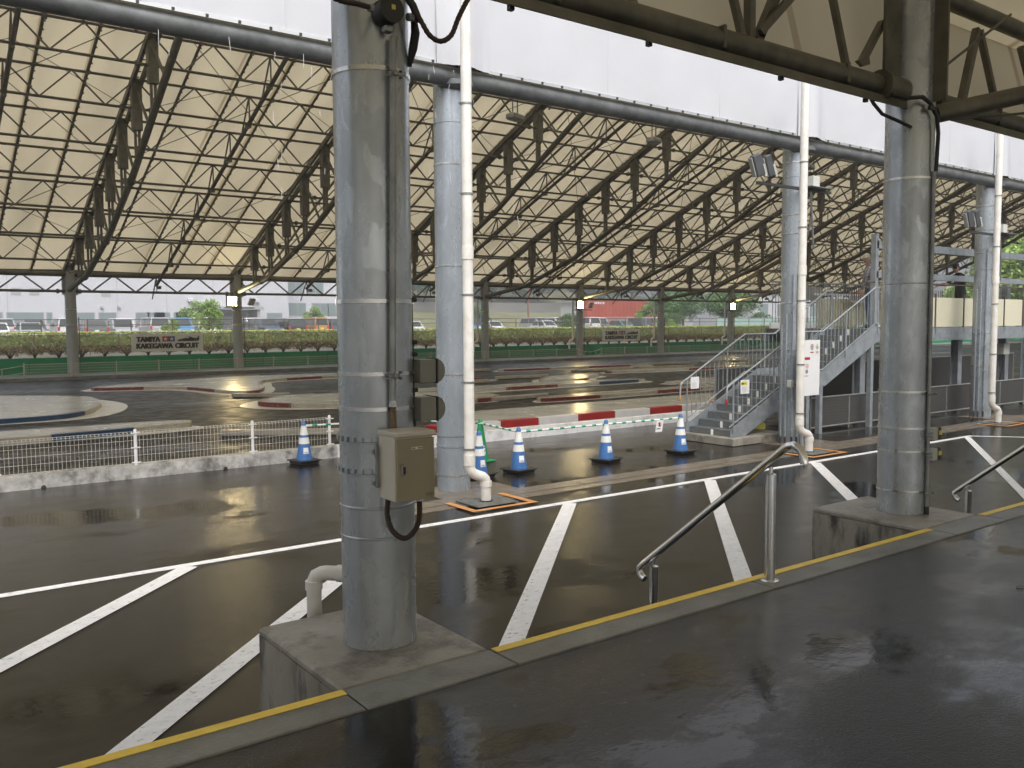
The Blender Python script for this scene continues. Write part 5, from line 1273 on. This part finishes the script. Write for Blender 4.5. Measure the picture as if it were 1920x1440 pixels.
small = [blob_tree(2.6, 1.2, 12, M['leaf'], 21, 170, (.10, .2), .07, 'small_tree'), blob_tree(2.4, 1.5, 16, M['leafd'], 22, 170, (.1, .2), .07, 'small_tree')]
place(small[0], (19.6, 62, 1.0), 'bright green round bush among the parked cars above the first banner', 'small trees by the car park', 1.15, cat='bush')
place(small[1], (62.5, 92, 1.2), 'bushy dark green tree by the factory corner', 'small trees by the car park', 1.4)
SP = [((31.6, 105, 1.2), 0, 1.45, 'young bright tree against the factory wall above the banner'), ((46.3, 105, 1.2), 0, 1.25, 'young bright tree right of the first lit floodlight'),
      ((55.4, 112, 1.2), 0, 1.2, 'small bright tree left of the bushy dark tree by the factory'), ((59.6, 111, 1.2), 1, 2.25, 'wide dark green tree in front of the factory annex'),
      ((51.0, 60, 1.15), 1, .85, 'narrow tree just right of the first white drainpipe'), ((17.2, 62, 1.1), 0, .62, 'low green shrub right of the leftmost far column'),
      ((66.0, 62, 1.15), 1, .9, 'rounded tree right of the column with the middle lit floodlight'), ((62, 58, 1.15), 0, .55, 'low bright shrub in front of the pale green saloon'),
      ((80.5, 80, 1.15), 0, 1.3, 'bright green tree in front of the red container'), ((72.5, 68, 1.15), 1, .95, 'dark green tree right of the red container'),
      ((97.0, 75, 1.15), 1, 1.05, 'dark conical tree left of the staircase column')]
for loc, k, s, lb in SP: place(copy_tree(small[k]), loc, lb, 'small trees by the car park', s, random.uniform(0, 6))
wide = blob_tree(5.2, 3.4, 26, M['leafd'], 31, 240, (.16, .32), .15, 'spreading_tree')
place(wide, (79.5, 66, 1.15), 'spreading dark green tree behind the hedge left of the third lit floodlight', 'spreading trees at right', .88)
for loc, s, lb in (((74.5, 70, 1.15), .85, 'spreading tree beside the far column right of the small banner'), ((88, 72, 1.15), .95, 'spreading tree right behind the third lit floodlight'), ((92, 84, 1.15), 1.1, 'spreading tree in front of the pale low building')):
    place(copy_tree(wide), loc, lb, 'spreading trees at right', s, random.uniform(0, 6))
big = blob_tree(11, 5.4, 44, mat('yellow_green_tree_leaves', (.34, .48, .13), .5, noise_scale=.7, noise_amt=.35), 41, 420, (.3, .6), .3, 'big_tree')  # lighter, yellower leaf colour for the big trees
place(big, (107, 46.4, .0), 'big bright green tree beyond the right end of the roof', 'big trees at the right end', 1.15)
for loc, s, lb in (((121, 58.3, 0), .72, 'big green tree left of the biggest one beyond the roof end'), ((96, 39.2, 0), .95, 'big green tree at the right edge above the bridge rails'), ((130, 55, 0), 1.3, 'tallest green tree standing behind the others at right'),
    ((150, 75, 0), .6, 'green tree farther back beyond the end of the track')):
    place(copy_tree(big), loc, lb, 'big trees at the right end', s, random.uniform(0, 6))
# hill with wood
def hill():
    b = MB(); nx, ny = 40, 14; vs = []
    for j in range(ny+1):
        for i in range(nx+1):
            x = 60+i*8; y = 118+j*9; d = max(0, min(1, (y-118)/20)); tp = max(0, min(1, (235-x)/60)); z = 1.1+(3.4*d + max(0, (y-138))*.30*(.6+.4*math.sin(x*.02)))*tp; vs.append((x, y, z))
    b.add(vs, [(j*(nx+1)+i, j*(nx+1)+i+1, (j+1)*(nx+1)+i+1, (j+1)*(nx+1)+i) for j in range(ny) for i in range(nx)], True)
    return b.build('hill', M['grass'])
structure(hill())
structure(MB().box(64, 185, 137, 137.4, 4.2, 6.3).build('retaining_wall', mat('shaded_hillside_wall', (.17, .165, .15), .8, noise_scale=.4, noise_amt=.35, stretch=(.3, 1, 1))))  # wall coloured dark to hold the shade of the band above the grass
ht = blob_tree(13, 7, 30, M['leafh'], 51, 190, (.55, 1.1), .35, 'hill_tree')
place(ht, (80, 142, 5.5), 'leafy tree on the misty hillside, first from the left', 'trees on the misty hillside', 1)
rr = random.Random(5); ORD14 = ORD+('fifteenth', 'sixteenth')
for i in range(46):
    row = i % 3; x = 70+ (i//3)*11.5+rr.uniform(-3, 3); y = 142+row*14+rr.uniform(-3, 3); z = 5.2+max(0, (y-138))*.28
    place(copy_tree(ht), (x, y, z-2.5*(row == 0)), ('front', 'second', 'back')[row]+' row tree of the misty hillside, '+ORD14[i//3]+' from the left', 'trees on the misty hillside', rr.uniform(.8, 1.35), rr.uniform(0, 6))
MB_ = MB().tube((75.6, 98, 1.1), (75.6, 98, 10), .12, 8).build('utility_pole', mat('rusty_pole', (.25, .1, .07), .7)); tag(MB_, 'reddish utility pole in front of the wooded hill right of the thick column', 'pole')

# ============================================================ staircase, bridge
st = thing('steel_staircase', 'galvanised steel staircase with white marked treads climbing right to the bridge', 'staircase', (13, 11.15, 0))
MB().cbox((13.65, 11.12, .075), (1.62, 1.30, .15), bev=.012).build('base_block', M['conc'], st, world=True)
YN, YF = 10.62, 11.70
def flight(x0, z0, n, run, rise):
    for i in range(n):
        x = x0+run*i; z = z0+rise*(i+1)
        tr_ = MB().box(x, x+run+.02, YN+.03, YF-.03, z-.012, z).build('tread', M['tread'], st, world=True)
        MB().box(x+.001, x+.006, YN+.03, YF-.03, z-rise, z-.013).build('riser', M['tread'], tr_)
        MB().box(x-.004, x+.0005, 11.08, 11.14, z-rise+.005, z-.004).build('white_marking', M['roadwhite'], tr_)
        MB().box(x-.003, x+.018, 10.66, 11.10, z, z+.003).build('nosing_edge', M['band'], tr_)
RISE = .1333; RUN = .27
flight(13.0, .13, 8, RUN, RISE)           # up to z ~1.20 at x 15.16
MB().box(15.16, 15.85, YN, YF, 1.18, 1.197).build('landing', M['tread'], st, world=True)
flight(15.85, 1.197, 7, RUN, RISE)        # up to 2.13 at x 17.74
def stringer(y):
    s = [(12.93, .13), (13.02, .13), (13.12, .15), (15.35, .98), (15.85, .98), (17.75, 1.80), (17.9, 1.80), (17.9, 2.22), (17.72, 2.22), (15.82, 1.32), (15.15, 1.32), (12.93, .27)]
    s = [(12.93, .15), (13.35, .15), (15.20, .98), (15.88, .98), (17.8, 1.86), (17.8, 2.24), (17.70, 2.24), (15.80, 1.33), (15.12, 1.33), (12.93, .30)]
    return MB().ext(s, 'y', y, y+.014).build('stringer', M['stair'], st, world=True)
stringer(YN-.014); stringer(YF)
def rail(y, top, bottom_off=.78):
    g = MB().path(top, .019, 10).build('handrail', M['stair'], st, world=True)
    def zt(x):
        for (a, _, c), (d, _, e) in zip(top, top[1:]):
            if a <= x <= d and d > a: return c+(e-c)*(x-a)/(d-a)
        return top[-1][2]
    MB().path([(p[0], y, p[2]-bottom_off) for p in top if p[0] > 12.85 and p[2] > .9], .012, 8).build('bottom_rail', M['stair'], st, world=True)
    x = 12.98; i = 0
    while x < top[-1][0]:
        big_ = i % 9 == 0
        MB().tube((x, y, zt(x)-(bottom_off+ (.18 if big_ else 0))), (x, y, zt(x)), .017 if big_ else .0075, 8 if big_ else 5).build('baluster_post' if big_ else 'baluster', M['stair'], st, world=True)
        x += .133; i += 1
rail(YN-.03, [(12.78, YN-.03, .88), (12.80, YN-.03, 1.10), (12.86, YN-.03, 1.13), (14.95, YN-.03, 2.10), (15.75, YN-.03, 2.10), (17.65, YN-.03, 3.03), (17.95, YN-.03, 3.03)])
rail(YF+.03, [(12.78, YF+.03, .88), (12.80, YF+.03, 1.10), (12.86, YF+.03, 1.14), (14.72, YF+.03, 2.05), (15.70, YF+.03, 2.05), (17.6, YF+.03, 3.0), (17.9, YF+.03, 3.0)])
for y, l in ((YN-.03, 'red'), (YF+.03, 'orange')):
    MB().lathe([(.02, 0), (.024, .01), (.024, .09), (.02, .1)], (12.785, y, .78), 12).build('rail_end_cap', M['redk' if l == 'red' else 'orange'], st, world=True)
for x in (15.3, 15.75, 17.6):
    MB().cbox((x, YN+.03, .5 if x < 17 else .9), (.10, .10, 1.0 if x < 17 else 1.8)).build('leg', M['stair'], st, world=True)
# notices tied to the rails
def notice(x, y, z, w, h, label, yellow):
    t = thing('paper_notice', label, 'notice', (x, y, z), group='paper notices on the stair rail')
    MB().box(x, x+w, y-.008, y, z, z+h).build('sheet', M['white'], t, world=True)
    if yellow:
        flat(rect(.02, h*.60, w*.66, h*.28), M['yprint'], t, (x, y-.0085, z), 'yellow_patch', t1=.001)
        text('ONLY', w*.26, h*.13, M['black'], t, (x+w*.40, y-.0085, z+h*.68), thick=.002, offset=.02)
        for i in range(5): flat(rect(w*(.08+.058*i), h*.67, w*.045, h*.14), M['black'], t, (x, y-.0085, z), 'print_block', t0=.001, t1=.002)
    for k in range(5): flat(rect(w*.1, h*(.48-.09*k), w*(.62 if k % 2 else .5), h*.022), M['greyprint'], t, (x, y-.0085, z), 'print_line', t1=.001)
notice(13.14, YN-.06, .96, .25, .26, 'white paper notice with a yellow heading on the near stair rail', True)
notice(13.02, YF-.02, 1.00, .24, .23, 'smaller plain white paper notice on the far stair rail', False)
# notice board beside drainpipe 2
t = thing('notice_board', 'tall white notice board with warning pictograms right of the second white drainpipe', 'notice board', (13.97, 9.75, .95))
bx0, by, bz = 13.72, 9.75, .93
MB().box(bx0, bx0+.70, by, by+.012, bz, bz+1.03).build('board', M['white'], t, world=True)
O = (bx0+.15, by-.0005, bz)
for i, cx in enumerate((.30, .465)):
    flat(rect(cx-.07, .74, .14, .25), M['banner'] if False else M['reflect'], t, O, 'label_sheet', t1=.001)
ring(.30, .90, .055, .044, O, M['red'], t, 'prohibition_ring', t=.003)
flat([(.29, .86), (.31, .86), (.31, .935), (.29, .935)], M['black'], t, O, 'pictogram', t0=.001, t1=.002)
flat(circ(.30, .93, .012, 10), M['black'], t, O, 'pictogram', t0=.001, t1=.0025)
flat([(.275, .895), (.325, .895), (.32, .91), (.28, .91)], M['black'], t, O, 'pictogram', t0=.001, t1=.0028)
flat([(.465, .845), (.518, .90), (.465, .955), (.412, .90)], M['black'], t, O, 'warning_diamond', t0=.001, t1=.002)
flat([(.465, .853), (.510, .90), (.465, .947), (.420, .90)], M['cream'], t, O, 'warning_diamond', t0=.002, t1=.003)
flat([(.445, .88), (.47, .885), (.48, .92), (.465, .90), (.45, .905)], M['dark'], t, O, 'pictogram', t0=.003, t1=.004)
flat(rect(.25, .79, .10, .022), M['redk'], t, O, 'print_block', t0=.001, t1=.002)
flat(rect(.42, .805, .09, .014), M['greyprint'], t, O, 'print_block', t0=.001, t1=.002)
flat(rect(.43, .782, .07, .014), M['redk'], t, O, 'print_block', t0=.001, t1=.002)
flat(rect(.02, .665, .225, .05), M['redk'], t, O, 'red_heading', t1=.001)
flat(circ(.16, .55, .05, 16), M['pinkprint'], t, O, 'print_block', t1=.001)
flat(circ(.15, .45, .04, 16), M['bglass'], t, O, 'print_block', t1=.001)
flat(rect(.02, .362, .18, .012), M['redk'], t, O, 'print_line', t1=.001)
MB().box(bx0+.2, bx0+.24, by+.013, by+.05, 0, bz+1.0).build('support_post', M['stair'], t, world=True)
# bridge
br = thing('steel_bridge', 'grey steel bridge with cream side panels over the lot at right', 'bridge', (21.5, 12, 0))
MB().box(17.9, 25.6, 10.95, 13.6, 2.03, 2.13).build('deck', M['tread'], br, world=True)
MB().box(17.9, 25.6, 10.90, 10.94, 1.83, 2.14).build('side_girder', M['stair'], br, world=True)
MB().box(17.82, 25.6, 13.6, 13.64, 1.83, 2.14).build('side_girder', M['stair'], br, world=True)
for a, c in ((19.45, 20.78), (20.84, 22.15), (22.2, 23.45), (23.5, 24.3), (24.35, 25.38)):
    MB().box(a, c-.01, 10.92, 10.94, 2.16, 2.86).build('side_panel', M['cream'], br, world=True)
    MB().box(c+.005, c+.035, 10.90, 10.95, 2.0, 2.95).build('panel_post', mat('panel_post_steel', (.12, .1, .09), .5) if a < 19.5 else bpy.data.materials['panel_post_steel'], br, world=True)
for a in (19.9, 20.95, 22.0):
    MB().box(a, a+1.02, 13.55, 13.57, 2.2, 2.90).build('side_panel', M['cream'], br, world=True)
MB().box(19.7, 23.4, 13.5, 13.54, 2.98, 3.03).build('top_rail', M['fencew'], br, world=True)
for x in [17.95+i*.12 for i in range(62)]: MB().tube((x, 13.48, 2.13), (x, 13.48, 3.28), .009, 5).build('baluster', M['stair'], br, world=True)
MB().tube((17.9, 13.48, 3.28), (25.6, 13.48, 3.28), .02, 8).build('handrail', M['stair'], br, world=True)
MB().tube((17.9, 11.02, 3.18), (25.6, 11.02, 3.18), .02, 8).build('handrail', M['brownfence'], br, world=True)
for x in [20.9+i*.1 for i in range(47)]: MB().tube((x, 13.2, 2.85), (x, 13.2, 3.18), .008, 5).build('baluster', M['brownfence'], br, world=True)
MB().box(20.9, 25.4, 13.25, 13.27, 2.80, 2.98).build('louvre_strip', M['bgrey'], br, world=True)
MB().box(18.36, 30, 11.00, 11.10, 3.93, 4.10).build('overhead_beam', M['stair'], br, world=True)
MB().box(18.36, 30, 11.00, 11.10, 3.28, 3.42).build('overhead_beam', M['stair'], br, world=True)
for x, y, z1 in ((18.38, 11.4, 2.03), (18.38, 13.4, 2.03), (23.03, 11.5, 2.03), (25.65, 11.5, 3.28), (26.0, 11.05, 4.2)):
    MB().box(x-.10, x+.10, y-.10, y-.085, .0, z1).build('post', M['stair'], br, world=True); MB().box(x-.10, x+.10, y+.085, y+.10, .0, z1).build('post', M['stair'], br, world=True); MB().box(x-.008, x+.008, y-.085, y+.085, .0, z1).build('post', M['stair'], br, world=True)
for x in (18.37, ): MB().box(x-.06, x+.06, 11.0, 11.12, 2.1, 4.25).build('post', M['stair'], br, world=True)
for i in range(3): MB().box(17.8+i*.62, 18.38+i*.62, 13.40, 13.46, 2.14, 2.28).build('kick_board', M['white'], br, world=True)
MB().box(19.55, 20.3, 13.7, 13.72, 2.85, 3.2).build('mesh_panel', M['bgrey'], br, world=True)
MB().bar((18.1, 11.2, .45), (19.3, 11.2, .02), .035).build('tie_bar', M['stair'], br, world=True)
# electric box on the bridge post
t = thing('meter_box', 'small white switch box under the bridge at far right', 'box', (25.3, 11.3, 1.3))
MB().cbox((25.3, 11.35, 1.52), (.34, .2, .30), bev=.01).build('box', M['lightgrey'], t, world=True)
MB().path([(25.3, 11.35, 1.37), (25.33, 11.35, 1.1), (25.25, 11.4, .6)], .02, 6).build('conduit', M['dark'], t, world=True)
# low dark net fence beside the lot
t = thing('net_fence', 'low dark netting fence on a grey frame below the bridge', 'fence', (20, 10.95, 0))
xs = [15.9, 17.3, 18.7, 20.1, 21.5, 22.9, 24.3, 25.7, 27.1]
for x in xs: MB().tube((x, 10.95, 0), (x, 10.95, .70), .018, 8).build('post', M['pipe'], t, world=True)
MB().tube((xs[0], 10.95, .70), (xs[-1], 10.95, .70), .02, 8).build('top_rail', M['pipe'], t, world=True)
MB().tube((xs[0], 10.95, .07), (xs[-1], 10.95, .07), .02, 8).build('bottom_rail', M['pipe'], t, world=True)
for a, c in zip(xs, xs[1:]):
    b = MB(); n = 52
    for i in range(1, n): b.bar((a+(c-a)*i/n, 10.95, .09), (a+(c-a)*i/n, 10.95, .68), .012)
    for k in range(9): b.bar((a, 10.952, .12+k*.065), (c, 10.952, .12+k*.065), .005)
    b.build('net_panel', M['net'], t, world=True, kind='stuff')
t = thing('net_fence', 'taller dark netting fence behind the bridge posts', 'fence', (22, 13.75, 0))
xs2 = [16.2+1.9*i for i in range(9)]
for x in xs2: MB().tube((x, 13.75, 0), (x, 13.75, 1.2), .022, 8).build('post', M['pipe'], t, world=True)
MB().tube((xs2[0], 13.75, 1.2), (xs2[-1], 13.75, 1.2), .02, 8).build('top_rail', M['pipe'], t, world=True)
for a, c in zip(xs2, xs2[1:]):
    b = MB(); n = 70
    for i in range(1, n): b.bar((a+(c-a)*i/n, 13.75, .25), (a+(c-a)*i/n, 13.75, 1.18), .014)
    b.build('net_panel', M['net'], t, world=True, kind='stuff')
t = thing('storage_box', 'brown cardboard coloured storage box behind the net fence under the bridge', 'box', (21.6, 12.0, 0))
MB().cbox((21.6, 12.2, .35), (.9, .7, .68), .05, bev=.01).build('body', M['wood'], t, world=True); MB().cbox((21.6, 12.2, .71), (.94, .74, .04), .05).build('lid', M['wood'], t, world=True)
t = thing('air_pump', 'small yellow and black machine under the staircase', 'machine', (14.55, 11.3, 0))
MB().cbox((14.6, 11.35, .16), (.42, .26, .18), .1, bev=.03).build('tank', M['yprint'], t, world=True); MB().cbox((14.55, 11.35, .30), (.22, .2, .14), .1, bev=.02).build('motor', M['dark'], t, world=True)
for x in (14.45, 14.75): MB().path([(x, 11.2, .06), (x, 11.5, .06)], .055, 10).build('wheel', M['darkpl'], t, world=True)

# ============================================================ people
def person(label, loc, rz, top, legs, head_mat, hat=None, lean=0, s=1.0, arms='down'):
    t = thing('person', label, 'person', loc, rz)
    J = {'pel': (0, 0, .93), 'ch': (0, .02-lean*.3, 1.22), 'nk': (0, .0-lean*.9, 1.47), 'hd': (0, -.03-lean*1.2, 1.60), 'tp': (0, -.02-lean*1.2, 1.72)}
    V = [J['pel'], J['ch'], J['nk']]; Rr = [(.155, .115), (.175, .12), (.055, .055)]; E = [(0, 1), (1, 2)]
    for sx in (-1, 1):
        b0 = len(V); sh = (sx*.185, -lean*.7, 1.40); 
        el = (sx*.25, -.04-lean*.8, 1.12) if arms == 'down' else (sx*.27, -.12-lean, 1.16)
        wr = (sx*.24, -.10-lean*.8, .88) if arms == 'down' else (sx*.20, -.38-lean, 1.15)
        V += [sh, el, wr]; Rr += [(.07, .07), (.05, .05), (.035, .035)]; E += [(1, b0), (b0, b0+1), (b0+1, b0+2)]
        b1 = len(V); V += [(sx*.10, 0, .86), (sx*.11, -.02, .48), (sx*.12, .02, .09), (sx*.13, -.13, .04)]; Rr += [(.095, .095), (.065, .065), (.045, .045), (.04, .035)]; E += [(0, b1), (b1, b1+1), (b1+1, b1+2), (b1+2, b1+3)]
    me = bpy.data.meshes.new('body'); me.from_pydata(V, E, []); o = bpy.data.objects.new('body', me); COL.objects.link(o)
    sk = o.modifiers.new('s', 'SKIN'); sk.use_smooth_shade = True
    for i, r in enumerate(Rr): me.skin_vertices[0].data[i].radius = r
    me.skin_vertices[0].data[0].use_root = True
    su = o.modifiers.new('u', 'SUBSURF'); su.levels = 2; su.render_levels = 2
    dg = bpy.context.evaluated_depsgraph_get(); m2 = bpy.data.meshes.new_from_object(o.evaluated_get(dg)); bpy.data.objects.remove(o)
    for m_ in (top, legs): m2.materials.append(m_)
    for p in m2.polygons: p.material_index = 1 if p.center.z < .93 and abs(p.center.x) < .2 else 0; p.use_smooth = True
    ob = bpy.data.objects.new('body', m2); COL.objects.link(ob); ob.parent = t
    hx, hy, hz = J['hd']
    b = MB(); b.lathe([(.045, -.14), (.048, -.09), (.070, -.075), (.082, -.03), (.084, .03), (.078, .075), (.055, .11), (.02, .125)], (0, 0, 0), 20)
    b.cbox((0, -.088, -.005), (.022, .03, .035)); b.cbox((-.083, 0, .0), (.014, .03, .05)); b.cbox((.083, 0, .0), (.014, .03, .05))
    hd = b.build('head', M['skin'], ob); hd.location = (hx, hy, hz); hd.rotation_euler = (R(14) if lean else 0, 0, 0)
    for sx in (-1, 1): MB().cbox((sx*.03, -.080, .02), (.016, .006, .008)).build('eye', M['black'], hd) if False else None
    b = MB(); b.lathe([(.088, -.02), (.090, .03), (.084, .08), (.060, .118), (.02, .135)], (0, .006, 0), 20); hr = b.build('hair' if not hat else 'hat', hat or M['black'], ob); hr.location = hd.location; hr.rotation_euler = hd.rotation_euler
    if hat:
        b = MB(); b.lathe([(.09, .035), (.125, .028), (.125, .034), (.09, .045)], (0, 0, 0), 20, close=False) if hat == M['hat'] else b.ext([(-.08, .04), (-.16, .03), (-.16, .038), (-.08, .055)], 'x', -.06, .06)
        q = b.build('hat_brim', hat, ob); q.location = hd.location; q.rotation_euler = hd.rotation_euler
    for sx in (-1, 1):
        k = [v for i, v in enumerate(V) if i == (5 if sx < 0 else 12)][0]
        b = MB(); b.cbox((0, 0, -.04), (.035, .075, .08), bev=.008)
        for f in range(4): b.path([(0, -.03+f*.02, -.075), (.004, -.03+f*.02, -.11), (-.004*sx, -.03+f*.02, -.135+.006*abs(f-1.5))], [.010, .009, .006], 6)
        b.path([(0, -.035, -.03), (-.01*sx, -.058, -.06), (-.012*sx, -.062, -.085)], [.011, .009, .006], 6)
        h_ = b.build('hand', M['skin'], ob); h_.location = k
        if arms != 'down': h_.rotation_euler = (R(-70), 0, 0)
    return t
person('person in grey patterned top and cream hat at the head of the stairs', (18.78, 11.4, 2.13), R(200), M['patterned'], M['jeans'], None, M['hat'], .05, arms='down')
person('person in black cap and black jacket standing on the bridge deck', (23.95, 11.9, 2.13), R(-121), M['blackcloth'], M['blackcloth'], None, M['blackcloth'], .10, arms='fwd')

# ============================================================ falling water under the eave
rnd.seed(77); b = MB()
for i in range(34):
    x = rnd.choice([rnd.gauss(3.9, .35), rnd.uniform(2, 9), rnd.gauss(6.5, .3)]); z = rnd.uniform(3.6, 5.6); l = rnd.uniform(.05, .16)
    b.tube((x, 9.8+rnd.uniform(-.05, .02), z), (x, 9.8, z+l), .0022, 4)
o = b.build('water_drips', mat('falling_water', (.85, .87, .9), .1)); tag(o, 'thin streaks of rainwater dripping from the roof eave', 'rain'); o['kind'] = 'stuff'

t = MB().path([(5.52+.03*math.cos(a*.5)*(1+.3*math.sin(a)), 2.33+.022*math.sin(a*.5), .700+.003*math.sin(a)) for a in range(12)], .0022, 5).build('cable_tie', M['dark'])
tag(t, 'small black loop of cable tie lying on the wet platform at right', 'cable tie')
# ============================================================ misty air
hz = MB().box(-30, 420, -20, 330, -1.2, 48).build('haze'); hz['kind'] = 'stuff'
hm = bpy.data.materials.new('mist'); hm.use_nodes = True; hn = hm.node_tree.nodes; hn.remove(hn['Principled BSDF'])
pv = hn.new('ShaderNodeVolumePrincipled'); pv.inputs['Color'].default_value = (.92, .95, 1, 1); pv.inputs['Density'].default_value = .0026; pv.inputs['Anisotropy'].default_value = .2
hm.node_tree.links.new(pv.outputs[0], hn['Material Output'].inputs['Volume']); hz.data.materials.append(hm)
